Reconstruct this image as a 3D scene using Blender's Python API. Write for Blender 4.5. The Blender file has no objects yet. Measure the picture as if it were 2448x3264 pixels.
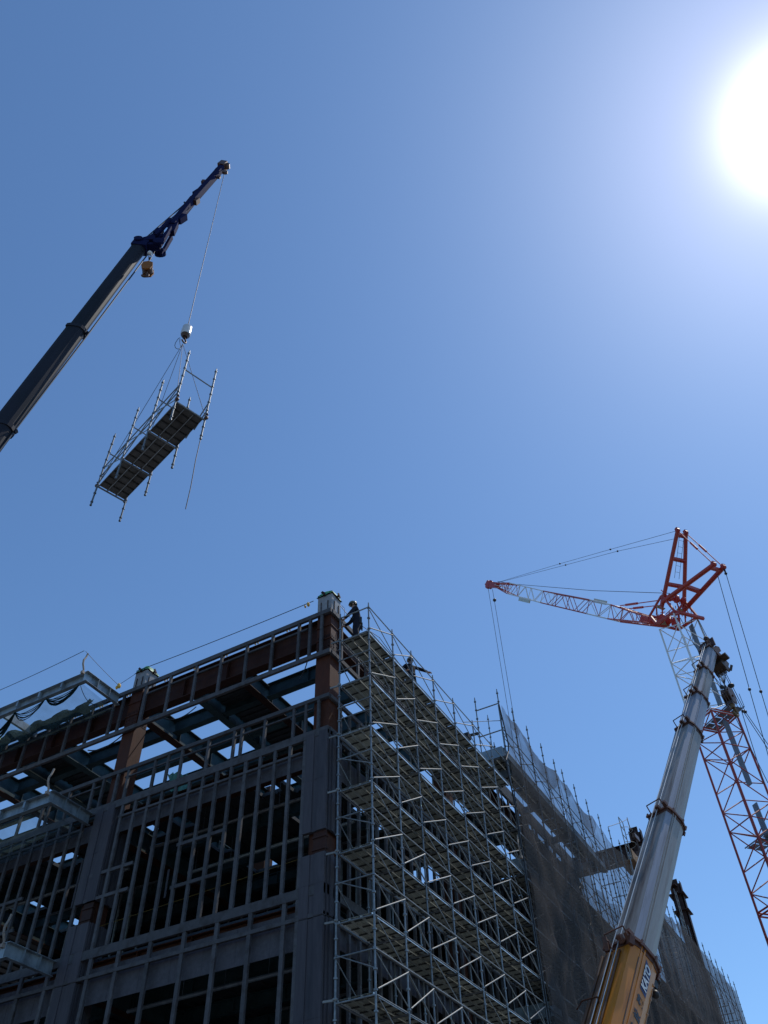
import bpy, math, random
from mathutils import Vector, Matrix
random.seed(7)
V = Vector
sc = bpy.context.scene
COL = sc.collection

# ------------------------------------------------------------------ camera
FPX = 2682.36; PITCH, ROLL, YAW = 0.8356, -0.0414, 0.4855
CAM = V((-18.4635, -11.5759, 1.6))
PW, PH = 2448.0, 3264.0
Fv = V((math.cos(YAW)*math.cos(PITCH), math.sin(YAW)*math.cos(PITCH), math.sin(PITCH)))
R0 = V((math.sin(YAW), -math.cos(YAW), 0)); U0 = R0.cross(Fv)
Rv = R0*math.cos(ROLL) + U0*math.sin(ROLL)
Uv = -R0*math.sin(ROLL) + U0*math.cos(ROLL)
cam = bpy.data.cameras.new('camera'); camo = bpy.data.objects.new('camera', cam); COL.objects.link(camo)
cam.sensor_fit = 'VERTICAL'; cam.sensor_height = 24.0; cam.lens = FPX/PH*24.0
cam.clip_start = 0.1; cam.clip_end = 3000
m = Matrix(((Rv.x, Uv.x, -Fv.x, CAM.x), (Rv.y, Uv.y, -Fv.y, CAM.y), (Rv.z, Uv.z, -Fv.z, CAM.z), (0, 0, 0, 1)))
camo.matrix_world = m
sc.camera = camo

def ray(x, y):
    return (Fv*FPX + Rv*(x-PW/2) - Uv*(y-PH/2)).normalized()
def on_plane(x, y, p0, n):
    """surveyed point: where the sight line meets a vertical plane of the site"""
    r = ray(x, y); t = (p0-CAM).dot(n)/r.dot(n)
    return CAM + r*t

# ------------------------------------------------------------------ materials
MATS = {}
def mat(name, col, rough=0.6, metal=0.0, var=0.25, scale=3.0, stain=None, stain_amt=0.35, stain_scale=1.5, bump=0.0, stretch=(1, 1, 1), spec=None):
    if name in MATS: return MATS[name]
    mt = bpy.data.materials.new(name); mt.use_nodes = True
    nt = mt.node_tree; N = nt.nodes; L = nt.links
    b = N['Principled BSDF']
    b.inputs['Roughness'].default_value = rough; b.inputs['Metallic'].default_value = metal
    if spec is None and metal == 0 and rough >= .55: spec = .2
    if spec is not None: b.inputs['Specular IOR Level'].default_value = spec
    tc = N.new('ShaderNodeTexCoord'); mp = N.new('ShaderNodeMapping'); mp.inputs['Scale'].default_value = stretch
    L.new(tc.outputs['Object'], mp.inputs[0])
    n1 = N.new('ShaderNodeTexNoise'); n1.inputs['Scale'].default_value = scale; n1.inputs['Detail'].default_value = 6; n1.inputs['Roughness'].default_value = .65
    L.new(mp.outputs[0], n1.inputs['Vector'])
    r1 = N.new('ShaderNodeValToRGB')
    r1.color_ramp.elements[0].position = .3; r1.color_ramp.elements[1].position = .7
    r1.color_ramp.elements[0].color = (*[c*(1-var) for c in col], 1); r1.color_ramp.elements[1].color = (*[min(1, c*(1+var)) for c in col], 1)
    L.new(n1.outputs['Fac'], r1.inputs[0]); out = r1.outputs[0]
    if stain:
        n2 = N.new('ShaderNodeTexNoise'); n2.inputs['Scale'].default_value = stain_scale; n2.inputs['Detail'].default_value = 8; n2.inputs['Roughness'].default_value = .7
        L.new(mp.outputs[0], n2.inputs['Vector'])
        r2 = N.new('ShaderNodeValToRGB'); r2.color_ramp.elements[0].position = 1-stain_amt-.12; r2.color_ramp.elements[1].position = 1-stain_amt+.08
        L.new(n2.outputs['Fac'], r2.inputs[0])
        mx = N.new('ShaderNodeMix'); mx.data_type = 'RGBA'
        L.new(r2.outputs[0], mx.inputs['Factor']); L.new(out, mx.inputs['A']); mx.inputs['B'].default_value = (*stain, 1)
        out = mx.outputs['Result']
    oi = N.new('ShaderNodeObjectInfo'); mr = N.new('ShaderNodeMapRange'); mr.inputs['To Min'].default_value = .78; mr.inputs['To Max'].default_value = 1.22
    L.new(oi.outputs['Random'], mr.inputs['Value'])
    vm = N.new('ShaderNodeVectorMath'); vm.operation = 'SCALE'; L.new(out, vm.inputs[0]); L.new(mr.outputs[0], vm.inputs['Scale']); out = vm.outputs[0]
    L.new(out, b.inputs['Base Color'])
    if bump:
        bp = N.new('ShaderNodeBump'); bp.inputs['Strength'].default_value = bump; bp.inputs['Distance'].default_value = .02
        L.new(n1.outputs['Fac'], bp.inputs['Height']); L.new(bp.outputs[0], b.inputs['Normal'])
    MATS[name] = mt; return mt

GALV = mat('galvanised_pipe', (.20, .215, .225), .42, .55, .3, 8, (.08, .055, .04), .3, 3)
RAIL = mat('bright_galvanised_rail', (.22, .22, .21), .5, .15, .15, 6, (.25, .17, .1), .25, 3)
DECK = mat('galvanised_deck_underside', (.33, .35, .31), .55, .1, .35, 14, (.17, .175, .15), .4, 2, stretch=(.35, 3, 1))
DECKRIM = mat('sunlit_deck_rim', (.70, .78, .82), .38, .4, .15, 5, (.3, .28, .25), .25, 3)  # whitened: sunlight on the plank edges is painted into their colour
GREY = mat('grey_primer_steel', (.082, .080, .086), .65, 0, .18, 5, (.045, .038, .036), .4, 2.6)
GREYP = mat('grey_fire_blanket', (.085, .083, .095), .9, 0, .15, 9, (.06, .058, .065), .4, 1.5, bump=.3)
CLAD = mat('grey_column_lining', (.085, .080, .092), .8, 0, .14, 4, (.055, .056, .068), .4, .8, stretch=(3, 3, .4))
DARKG = mat('dark_brown_oxide_girder', (.042, .015, .010), .6, 0, .3, 3, (.035, .014, .010), .45, 1.2, stretch=(1, 1, 1))  # dark brown oxide of roof girders, bolted plates and splices
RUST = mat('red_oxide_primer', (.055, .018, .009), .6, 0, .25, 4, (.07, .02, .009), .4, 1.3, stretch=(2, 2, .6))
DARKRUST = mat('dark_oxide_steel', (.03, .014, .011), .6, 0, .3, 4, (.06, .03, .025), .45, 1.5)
DARKG = mat('dark_brown_oxide_girder', (.075, .024, .013), .6, 0, .3, 3, (.035, .014, .010), .45, 1.2, stretch=(1, 1, 1))
TEAL = mat('teal_primed_beam', (.035, .07, .078), .6, 0, .25, 2.5, (.02, .034, .04), .4, 1.2)
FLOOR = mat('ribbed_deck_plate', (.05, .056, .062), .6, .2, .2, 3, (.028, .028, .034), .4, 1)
BALC = mat('galvanised_channel', (.26, .31, .34), .38, .35, .2, 3, (.11, .12, .135), .4, 1.6, stretch=(1, 1, .5))
CONC = mat('site_concrete', (.145, .143, .138), .9, 0, .15, .6, (.2, .19, .18), .4, .25)
WHITE = mat('white_crane_paint', (.62, .63, .63), .4, 0, .08, 5, (.45, .42, .38), .22, 2)
RED = mat('red_crane_paint', (.42, .038, .022), .42, 0, .15, 4, (.3, .05, .03), .3, 2)
PLATF = mat('grey_catwalk', (.16, .175, .2), .5, .3, .15, 4)
BLUE = mat('blue_crane_paint', (.014, .018, .07), .8, 0, .2, 3, (.01, .01, .03), .3, 1.5, spec=.05)
BOOM1 = mat('dark_green_boom_steel', (.020, .021, .030), .6, 0, .2, 2, (.012, .015, .018), .4, 1, stretch=(1, 1, .3), spec=.15)
SILV = mat('worn_silver_boom', (.26, .24, .22), .5, .15, .22, 2.2, (.10, .07, .05), .42, 2.2, bump=.1, stretch=(1.6, 1.6, .10))
SILVB = mat('silver_boom_side', (.22, .22, .24), .42, .3, .18, 3, (.085, .075, .07), .36, 2.4, bump=.1, stretch=(1.6, 1.6, .08))
ORANGE = mat('orange_crane_paint', (.60, .20, .014), .42, 0, .15, 1.6, (.14, .055, .018), .36, 1.6, stretch=(1.5, 1.5, .15))
COLLAR = mat('rusty_boom_collar', (.10, .032, .016), .6, .1, .35, 8, (.05, .03, .025), .4, 4)
BLACK = mat('black_steel_wire', (.03, .03, .033), .5, .3, .1, 5)
WIRE = mat('dull_steel_wire', (.04, .04, .045), .5, .4, .1, 5)
HOSE = mat('black_rubber_hose', (.018, .018, .02), .5)
GREEN = mat('green_wrap_sheet', (.03, .26, .07), .5, 0, .2, 5)
GTEAL = mat('teal_plastic_sheet', (.05, .26, .25), .4, 0, .2, 5)
YEL = mat('yellow_plastic', (.62, .36, .05), .5, 0, .15, 5)
CREAM = mat('cream_scaffold_stanchion', (.30, .25, .21), .6, 0, .1, 5)
PLY = mat('plywood_board', (.2, .12, .065), .8, 0, .15, 6)
CLOTH = mat('navy_work_cloth', (.012, .012, .020), .85, 0, .35, 12)
SKIN = mat('skin', (.34, .19, .13), .5, 0, .05, 5)
HELM = mat('pale_helmet', (.12, .11, .08), .35, 0, .05, 5)
BELT = mat('black_leather', (.02, .018, .016), .5)
HOOKY = mat('yellow_hook_block', (.28, .10, .018), .6, 0, .15, 4, (.3, .1, .02), .2, 2)
HOOKD = mat('dark_hook_steel', (.10, .05, .032), .45, .3, .3, 6, (.2, .09, .05), .3, 3)
BALLW = mat('white_overhaul_ball', (.70, .70, .70), .3, .1, .05, 5, (.4, .3, .28), .2, 4)
BLUEPL = mat('blue_name_plate', (.012, .02, .10), .4)
LETW = mat('white_lettering', (.62, .62, .60), .5)
LETB = mat('black_lettering', (.02, .02, .03), .5)

def netmat(name, col, alpha, fold=0.15):
    mt = bpy.data.materials.new(name); mt.use_nodes = True
    nt = mt.node_tree; N = nt.nodes; L = nt.links
    N.remove(N['Principled BSDF'])
    out = N['Material Output']
    d = N.new('ShaderNodeBsdfDiffuse'); d.inputs[0].default_value = (*col, 1)
    tl = N.new('ShaderNodeBsdfTranslucent'); tl.inputs[0].default_value = (*[c*.8 for c in col], 1)
    m1 = N.new('ShaderNodeMixShader'); m1.inputs[0].default_value = .4
    L.new(d.outputs[0], m1.inputs[1]); L.new(tl.outputs[0], m1.inputs[2])
    tr = N.new('ShaderNodeBsdfTransparent')
    m2 = N.new('ShaderNodeMixShader')
    tc = N.new('ShaderNodeTexCoord'); n = N.new('ShaderNodeTexNoise'); n.inputs['Scale'].default_value = 1.3; n.inputs['Detail'].default_value = 5
    L.new(tc.outputs['Object'], n.inputs['Vector'])
    mr = N.new('ShaderNodeMapRange'); mr.inputs['From Min'].default_value = .3; mr.inputs['From Max'].default_value = .7
    mr.inputs['To Min'].default_value = max(0, alpha-fold); mr.inputs['To Max'].default_value = min(1, alpha+fold)
    L.new(n.outputs['Fac'], mr.inputs['Value']); L.new(mr.outputs[0], m2.inputs[0])
    L.new(tr.outputs[0], m2.inputs[1]); L.new(m1.outputs[0], m2.inputs[2]); L.new(m2.outputs[0], out.inputs[0])
    return mt
NET = netmat('tan_mesh_sheet', (.135, .125, .122), .52, .12)
NETG = netmat('fine_green_net', (.10, .16, .17), .30, .12)
NETB = netmat('bunched_green_net', (.015, .035, .035), .93, .06)

# ------------------------------------------------------------------ mesh builder
class MB:
    def __init__(s): s.v = []; s.f = []; s.mi = []; s.sm = []
    def add(s, vs, fs, mi=0, smooth=False):
        o = len(s.v); s.v += [tuple(p) for p in vs]
        for f in fs: s.f.append([o+i for i in f]); s.mi.append(mi); s.sm.append(smooth)
    def frame(s, p0, p1, up=None):
        p0 = V(p0); p1 = V(p1); d = (p1-p0).normalized()
        up = V(up) if up is not None else V((0, 0, 1))
        if abs(d.dot(up)) > .98: up = V((0, 1, 0)) if abs(d.y) < .9 else V((1, 0, 0))
        a = d.cross(up).normalized(); b = a.cross(d).normalized()
        return p0, p1, d, a, b
    def tube(s, p0, p1, r, n=6, mi=0, r2=None, cap=True):
        p0, p1, d, a, b = s.frame(p0, p1); r2 = r if r2 is None else r2
        vs = [p0+(a*math.cos(2*math.pi*i/n)+b*math.sin(2*math.pi*i/n))*r for i in range(n)]
        vs += [p1+(a*math.cos(2*math.pi*i/n)+b*math.sin(2*math.pi*i/n))*r2 for i in range(n)]
        s.add(vs, [(i, (i+1) % n, n+(i+1) % n, n+i) for i in range(n)], mi, True)
        if cap: s.add(vs, [tuple(range(n))[::-1], tuple(range(n, 2*n))], mi)
    def path(s, pts, r, n=6, mi=0):
        pts = [V(p) for p in pts]
        for i in range(len(pts)-1): s.tube(pts[i], pts[i+1], r, n, mi, cap=True)
    def bar(s, p0, p1, w, h, up=None, mi=0):
        """rectangular bar, w across (side axis), h along up axis, centred on the line"""
        p0, p1, d, a, b = s.frame(p0, p1, up)
        vs = []
        for p in (p0, p1):
            for sa, sb in ((-1, -1), (1, -1), (1, 1), (-1, 1)): vs.append(p+a*sa*w/2+b*sb*h/2)
        s.add(vs, [(0, 1, 2, 3), (7, 6, 5, 4), (0, 4, 5, 1), (1, 5, 6, 2), (2, 6, 7, 3), (3, 7, 4, 0)], mi)
    def box(s, lo, hi, mi=0):
        x0, y0, z0 = lo; x1, y1, z1 = hi
        vs = [(x0, y0, z0), (x1, y0, z0), (x1, y1, z0), (x0, y1, z0), (x0, y0, z1), (x1, y0, z1), (x1, y1, z1), (x0, y1, z1)]
        s.add(vs, [(3, 2, 1, 0), (4, 5, 6, 7), (0, 1, 5, 4), (1, 2, 6, 5), (2, 3, 7, 6), (3, 0, 4, 7)], mi)
    def ibeam(s, p0, p1, h, w, t=.02, up=None, mi=0, mi2=None):
        p0, p1, d, a, b = s.frame(p0, p1, up); mi2 = mi if mi2 is None else mi2
        s.bar(p0+b*(h/2-t/2), p1+b*(h/2-t/2), w, t, b, mi)
        s.bar(p0-b*(h/2-t/2), p1-b*(h/2-t/2), w, t, b, mi2)
        s.bar(p0, p1, t*.8, h-2*t-.002, b, mi)
    def chan(s, p0, p1, h, w, side, t=.015, mi=0):
        """U channel; side = vector the flanges point to"""
        p0 = V(p0); p1 = V(p1); sd = V(side).normalized(); up = V((0, 0, 1))
        s.bar(p0, p1, t, h, up, mi)
        for k in (-1, 1):
            o = up*k*(h/2-t/2)+sd*(w/2+t/2)
            s.bar(p0+o, p1+o, w, t, up, mi)
    def prism(s, poly, p0, p1, A, B, poly2=None, mi=0, mis=None, cap=True):
        """extrude 2D polygon (a,b) from p0 to p1"""
        p0 = V(p0); p1 = V(p1); n = len(poly); poly2 = poly2 or poly
        vs = [p0+A*x+B*y for x, y in poly]+[p1+A*x+B*y for x, y in poly2]
        o = len(s.v); s.v += [tuple(p) for p in vs]
        for i in range(n):
            s.f.append([o+i, o+(i+1) % n, o+n+(i+1) % n, o+n+i]); s.mi.append(mis[i] if mis else mi); s.sm.append(False)
        if cap:
            s.f.append([o+i for i in range(n)][::-1]); s.mi.append(mi); s.sm.append(False)
            s.f.append([o+n+i for i in range(n)]); s.mi.append(mi); s.sm.append(False)
    def sphere(s, c, r, n=10, mi=0, sx=1, sy=1, sz=1):
        c = V(c); vs = []; fs = []
        for i in range(n+1):
            th = math.pi*i/n
            for j in range(n*2):
                ph = math.pi*j/n
                vs.append(c+V((sx*r*math.sin(th)*math.cos(ph), sy*r*math.sin(th)*math.sin(ph), sz*r*math.cos(th))))
        m_ = n*2
        for i in range(n):
            for j in range(m_): fs.append((i*m_+j, (i+1)*m_+j, (i+1)*m_+(j+1) % m_, i*m_+(j+1) % m_))
        s.add(vs, fs, mi, True)
    def grid(s, P, mi=0, smooth=True):
        nu = len(P); nv = len(P[0]); vs = [p for r in P for p in r]
        s.add(vs, [(i*nv+j, (i+1)*nv+j, (i+1)*nv+j+1, i*nv+j+1) for i in range(nu-1) for j in range(nv-1)], mi, smooth)
    def build(s, name, mats, parent=None, origin=None, **props):
        if not isinstance(mats, (list, tuple)): mats = [mats]
        me = bpy.data.meshes.new(name)
        o = V(origin) if origin is not None else None
        vs = [tuple(V(p)-o) for p in s.v] if o is not None else s.v
        me.from_pydata(vs, [], s.f)
        for mt in mats: me.materials.append(mt)
        me.polygons.foreach_set('material_index', s.mi); me.polygons.foreach_set('use_smooth', s.sm)
        me.update()
        ob = bpy.data.objects.new(name, me); COL.objects.link(ob)
        if o is not None: ob.location = o
        if parent is not None: ob.parent = parent
        for k, v in props.items(): ob[k] = v
        return ob

def thing(name, label, cat, loc=(0, 0, 0), group=None, rz=0):
    o = bpy.data.objects.new(name, None); COL.objects.link(o); o.empty_display_size = .3
    o.location = loc; o.rotation_euler.z = rz
    o['label'] = label; o['category'] = cat
    if group: o['group'] = group
    return o
def tag(o, label, cat, group=None):
    o['label'] = label; o['category'] = cat
    if group: o['group'] = group
    return o
def copy_tree(root, loc):
    c = root.copy(); COL.objects.link(c); c.location = loc
    for ch in list(root.children):
        d = ch.copy(); COL.objects.link(d); d.parent = c
        for g in list(ch.children):
            e = g.copy(); COL.objects.link(e); e.parent = d
    return c

# ------------------------------------------------------------------ ground
g = MB(); n = 12
P = [[(-900+150*i, -900+150*j, 0) for j in range(n+1)] for i in range(n+1)]
g.grid(P, 0, False)
gr = g.build('ground', CONC); gr['kind'] = 'structure'

# ================================================================== STEEL FRAME BUILDING
BL = thing('steel_frame_building', 'unfinished steel framed building with grey stud walls, rusty columns and open roof beams', 'building', (0, 0, 0))
def part(mb, name, mt, **k): return mb.build(name, mt, BL, **k)
FZ = [1.88, 6.68, 11.48, 16.28]; ROOF = 21.05
XC = [.45, 8.8, 17.2, 25.6, 34.0, 42.6, 52.8]
YC = [.76, 9.12, 17.5, 25.9]

# ---- columns
def column(x, y, ztop, zclad, name='column', rust=RUST, s=.56):
    c = MB(); c.box((x-s/2, y-s/2, 0), (x+s/2, y+s/2, ztop))
    for z in (FZ+[ROOF-.35]):
        if z < ztop:
            c.box((x-s/2-.03, y-s/2-.03, z-.28), (x+s/2+.03, y+s/2+.03, z-.25)); c.box((x-s/2-.03, y-s/2-.03, z-.85), (x+s/2+.03, y+s/2+.03, z-.82))
    ob = part(c, name, rust)
    return ob
def coltop(par, x, y, s=.58):
    """grey lined splice block with oxide rim, green wrap and lifting lugs"""
    z = 21.08
    b = MB(); b.box((x-s/2, y-s/2, z), (x+s/2, y+s/2, z+.78))
    b.build('splice_block', mat('lit_grey_lining', (.26, .265, .28), .85, 0, .12, 6, (.17, .17, .18), .4, 2), par)  # lighter copy of the grey lining, with daylight painted into its colour
    b = MB(); b.box((x-s/2-.01, y-s/2-.01, z+.782), (x+s/2+.01, y+s/2+.01, z+.90)); b.build('oxide_rim', DARKRUST, par)
    b = MB()
    for (dx, dy) in ((-1, 0), (0, -1), (1, 0), (0, 1)):
        px, py = x+dx*(s/2+.12), y+dy*(s/2+.12)
        b.bar((x+dx*s/2, y+dy*s/2, z+.78), (px, py, z+.84), .03, .10, (0, 0, 1))
        b.bar((px-dy*.07, py+dx*.07, z+.76), (px+dy*.07, py-dx*.07, z+.90), .03, .09, (0, 0, 1))
        for k in (-.14, .14): b.bar((x+dx*(s/2+.002)-dy*k, y+dy*(s/2+.002)+dx*k, z+.05), (x+dx*(s/2+.002)-dy*k, y+dy*(s/2+.002)+dx*k, z+.5), .02, .06, (dx, dy, 0))
    b.build('lifting_lug', DARKRUST, par)
    # crumpled green wrap
    b = MB(); P = []
    for i in range(9):
        row = []
        for j in range(9):
            u = i/8-.5; v = j/8-.5
            row.append((x+u*(s+.10), y+v*(s+.10), z+.80+.24*(1-abs(2*u)**6)*(1-abs(2*v)**6)+random.uniform(-.02, .03)))
        P.append(row)
    b.grid(P); b.build('green_wrap', GREEN, par)

for ix, x in enumerate(XC):
    for iy, y in enumerate(YC):
        if ix > 2 and iy > 1: continue
        if ix >= 5 and iy <= 1:
            continue
        zt = ROOF-.04 if ix < 3 else (16.2 if ix < 5 else ROOF)
        ob = column(x, y, 21.05 if (ix == 0) else zt, 16)
        if ix == 0 and iy < 3:
            coltop(ob, x, y); bb = MB()
            for zb in (19.55, 19.7, 19.85, 19.98):
                for dy in (-.2, -.1, .1, .2): bb.tube((x-.283, y+dy, zb), (x-.305, y+dy, zb), .018, 6); bb.tube((x+dy, y-.283, zb), (x+dy, y-.305, zb), .018, 6)
            bb.box((x-.286, y-.25, 19.45), (x-.281, y+.25, 20.05)); bb.box((x-.25, y-.286, 19.45), (x+.25, y-.281, 20.05))
            bb.build('bolted_plate', DARKG, ob)
# fireproof lining of the two front columns, with open splice band
def lining(x0, y0, y1, name='column_lining'):
    segs = [(13.0, 16.18), (FZ[2]-.78, 12.35), (6.0, 10.66), (.05, 5.9)]
    for k, (za, zb) in enumerate(segs):
        c = MB()
        ym = (y0+y1)/2; w = y1-y0
        c.box((x0+.06, y0+.02, za), (x0+.09, y1-.02, zb))
        c.box((x0-.03, y0, za), (x0+.061, y0+w*.40, zb-.002)); c.box((x0-.005, y0+w*.401, za), (x0+.061, y0+w*.62, zb-.003)); c.box((x0-.03, y0+w*.621, za), (x0+.061, y1, zb-.002))
        c.box((x0+.092, y0-.03, za), (x0+.75, y0+.018, zb))
        for q in (.2, .45): c.box((x0+q, y0-.07, za), (x0+q+.14, y0-.032, zb))
        zz = (za+zb)/2
        c.box((x0-.034, y0-.002, zz), (x0-.031, y1, zz+.015))
        part(c, name, CLAD)
lining(.02, .40, 1.16); lining(.02, 8.74, 9.55)
for (yy, w) in ((.62, .40), (9.0, .40)):
    b = MB(); b.box((.06, yy-w/2, 12.36), (.15, yy+w/2, 12.99))
    for zc in (12.45, 12.8): b.box((.03, yy-w/2-.02, zc), (.17, yy+w/2+.02, zc+.05))
    part(b, 'column_splice', DARKG)

# ---- beams of each level
def gird(p0, p1, h, w, mt, name='girder', t=.028, mt2=None):
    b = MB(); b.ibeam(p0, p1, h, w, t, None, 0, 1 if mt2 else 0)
    d = V(p1)-V(p0); L = d.length; k = int(L/2.1)
    dn = d.normalized(); sd = dn.cross(V((0, 0, 1)))
    for i in range(1, k+1):
        p = V(p0)+dn*(L*i/(k+1)); b.bar(p-dn*.008, p+dn*.008, w*.92, h-2*t-.004, (0, 0, 1))
    part(b, name, [mt, mt2] if mt2 else mt)
zr = 20.48
for iy in range(len(YC)-1):   # perimeter girder left facade, roof + floors
    gird((XC[0]-.02, YC[iy]+.29, 20.44), (XC[0]-.02, YC[iy+1]-.29, 20.44), 1.04, .34, DARKG)
    for z in FZ[1:]:
        gird((XC[0], YC[iy]+.29, z-.60), (XC[0], YC[iy+1]-.29, z-.60), .7, .3, RUST)
for ix in range(6):
    for iy in range(2 if ix > 2 else 4):
        if ix < 3:
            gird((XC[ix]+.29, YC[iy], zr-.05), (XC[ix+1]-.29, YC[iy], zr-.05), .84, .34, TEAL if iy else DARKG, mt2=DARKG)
        for z in FZ[1:]:
            if z < 16 or ix < 3: gird((XC[ix]+.29, YC[iy], z-.6), (XC[ix+1]-.29, YC[iy], z-.6), .7, .3, TEAL, mt2=RUST)
# intermediate roof girders in X direction and closely set secondary beams in Y direction
for yy in (4.72, 6.72, 13.55, 15.6, 21.9):
    gird((XC[0]+.17, yy, zr), (XC[1]-.2, yy, zr), .66, .30, TEAL, 'beam', mt2=DARKG if yy < 5 else TEAL)
    gird((XC[1]+.2, yy, zr), (XC[2]-.2, yy, zr), .6, .30, TEAL, 'beam')
YS = [YC[0]+.2, 4.55, 4.89, 6.55, 6.89, 8.95, 9.3, 13.38, 13.72, 15.43, 15.77, 17.3, 17.7, 21.75, 22.05, 25.7]
for xx in (2.32, 4.0, 5.7, 7.1, 9.7, 12.5, 15.1):
    for k in range(0, len(YS)-1, 1):
        if YS[k+1]-YS[k] > .6: gird((xx, YS[k], zr+.04), (xx, YS[k+1], zr+.02), .60, .28, TEAL, 'beam')
# secondary girders bridging columns on X lines
for x in XC[1:3]:
    for iy in range(3): gird((x, YC[iy]+.29, zr), (x, YC[iy+1]-.29, zr), .7, .3, TEAL)
# roof deck strip already laid between the middle girders
d = MB()
for (x0, x1, y0, y1) in ((.8, 6.9, 4.9, 6.54), (.8, 6.9, 13.73, 15.42), (9.0, 10.5, 9.4, 17.2), (14.6, 17, .95, 25)):
    k = x0
    d.box((x0, y0, 20.60), (x1, y1, 20.63))
    while k < x1-.1: d.box((k, y0+.01, 20.55), (k+.12, y1-.01, 20.598)); k += .3
part(d, 'roof_deck', FLOOR)
# floors with the openings still to be filled
def floor(z, holes, x0, x1, y0, y1, name='floor_deck'):
    holes = [(max(h[0]-.16, x0+.1), h[1]+.16, h[2]-.14, h[3]+.14) for h in holes]
    xs = sorted({x0, x1, *[h[0] for h in holes], *[h[1] for h in holes]}); ys = sorted({y0, y1, *[h[2] for h in holes], *[h[3] for h in holes]})
    d = MB(); t = .0
    for i in range(len(xs)-1):
        for j in range(len(ys)-1):
            cx = (xs[i]+xs[i+1])/2; cy = (ys[j]+ys[j+1])/2
            if any(h[0] < cx < h[1] and h[2] < cy < h[3] for h in holes): continue
            d.box((xs[i], ys[j], z-.14), (xs[i+1], ys[j+1], z-.02))
    # ribs under the deck
    y = y0+.1
    while y < y1:
        segs = [(x0+.05, x1-.05)]
        for h in holes:
            if h[2]-.1 < y < h[3]+.1:
                ns = []
                for a, c in segs:
                    if h[1] <= a or h[0] >= c: ns.append((a, c)); continue
                    if h[0] > a: ns.append((a, h[0]))
                    if h[1] < c: ns.append((h[1], c))
                segs = ns
        for a, c in segs:
            if c-a > .05: d.box((a, y, z-.19), (c, y+.09, z-.142))
        y += .6
    part(d, name, FLOOR)
H16 = [(1.25, 2.35, 2.1, 3.15), (1.4, 2.05, 3.7, 4.2), (3.7, 4.6, 3.5, 4.15), (1.5, 2.3, 12.45, 13.4), (3.8, 4.5, 16.5, 17.9), (5.6, 6.5, 16.3, 18.1), (1.5, 2.35, 8.75, 9.3), (1.4, 2.35, 7.5, 7.75), (5.6, 6.5, 6.8, 7.6), (3.8, 4.55, 7.5, 7.75),
       (4.6, 6.3, 1.2, 2.2), (8.0, 9.6, 1.1, 2.3), (9.9, 11.2, 1.3, 3.0)]
floor(16.28, H16, .62, 54, .62, 26)
floor(11.48, [(9, 10, 3, 5), (3, 4, 11, 12)], .62, 54, .62, 26)
floor(6.68, [], .62, 54, .62, 26)
for z in (16.28, 11.48, 6.68):
    for xx in (3.0, 5.05, 6.95, 10.9, 13.0, 15.1):
        gird((xx, YC[0]+.2, z-.42), (xx, YC[1]-.2, z-.42), .42, .2, TEAL, 'beam')
        gird((xx, YC[1]+.2, z-.42), (xx, YC[2]-.2, z-.42), .42, .2, TEAL, 'beam')
# dark inner walls added to block sky light and darken the depth
d = MB(); d.box((18.0, 3, 0), (18.2, 26, 16.1)); d.box((8, 20.0, 0), (17.98, 20.2, 16.1)); part(d, 'added_dark_wall', FLOOR)
d = MB(); d.box((18.21, 20.0, 0), (55, 20.2, 16.0)); part(d, 'added_dark_wall', FLOOR)
for z0, z1 in ((11.49, 15.6), (6.69, 10.8)):
    for xx, ya, yb in ((5.4, 1.4, 5.6), (7.6, 6.0, 12.0), (4.2, 10.2, 15.8)):
        d = MB(); d.box((xx, ya, z1-.06), (xx+.07, yb, z1)); y = ya
        while y < yb: d.box((xx+.005, y, z0), (xx+.065, y+.06, z1-.062)); y += .6
        part(d, 'partition_frame', GALV)
for k, (xx, y0_, y1_, z) in enumerate(((1.6, 1.3, 8.4, 15.2), (3.4, 1.5, 8.2, 15.0), (2.2, 9.8, 16.8, 15.1), (1.8, 1.4, 8.3, 10.3), (3.0, 9.9, 16.5, 10.2))):
    d = MB(); d.tube((xx, y0_, z), (xx, y1_, z), .06, 8); y = y0_+.4
    while y < y1_: d.tube((xx, y, z), (xx, y, z+.9), .008, 4); y += 1.5
    part(d, 'service_pipe', BALC if k % 2 else GALV)
# ---- tall rusty frame on the far part
for k, (x, y) in enumerate(((42.6, .8), (52.8, .8), (42.6, 9.1), (52.8, 9.1))):
    c = MB(); zt = 31.5
    c.ibeam((x, y, 0), (x, y, zt), .95, .62, .05, (1, 0, 0)); c.bar((x, y-.42, 16), (x, y-.42, zt-.1), .5, .05, (0, 1, 0)); c.bar((x, y+.42, 16), (x, y+.42, zt-.1), .5, .05, (0, 1, 0))
    for z in (29.0, 30.3): c.box((x-.72, y-.62, z), (x+.72, y+.62, z+.06))
    c.bar((x-.5, y, 30.9), (x-1.1, y, 30.9), .4, .05); c.bar((x-.5, y, 30.3), (x-1.1, y, 30.3), .4, .05)
    part(c, 'rusty_column', DARKRUST)
gird((42.6, 1.3, 29.9), (42.6, 8.6, 29.9), 1.3, .6, DARKRUST, 'girder', .05)
gird((43.1, 9.1, 29.9), (52.3, 9.1, 29.9), 1.0, .4, DARKRUST, 'girder', .05)
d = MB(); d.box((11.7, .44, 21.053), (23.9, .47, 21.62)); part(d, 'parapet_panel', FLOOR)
# wall of far part behind the mesh
d = MB(); d.box((24.2, .5, 0), (55, .6, 17.9)); d.box((40.5, .5, 17.902), (55, .6, 25.2)); part(d, 'wall_panel', GREY)

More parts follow.
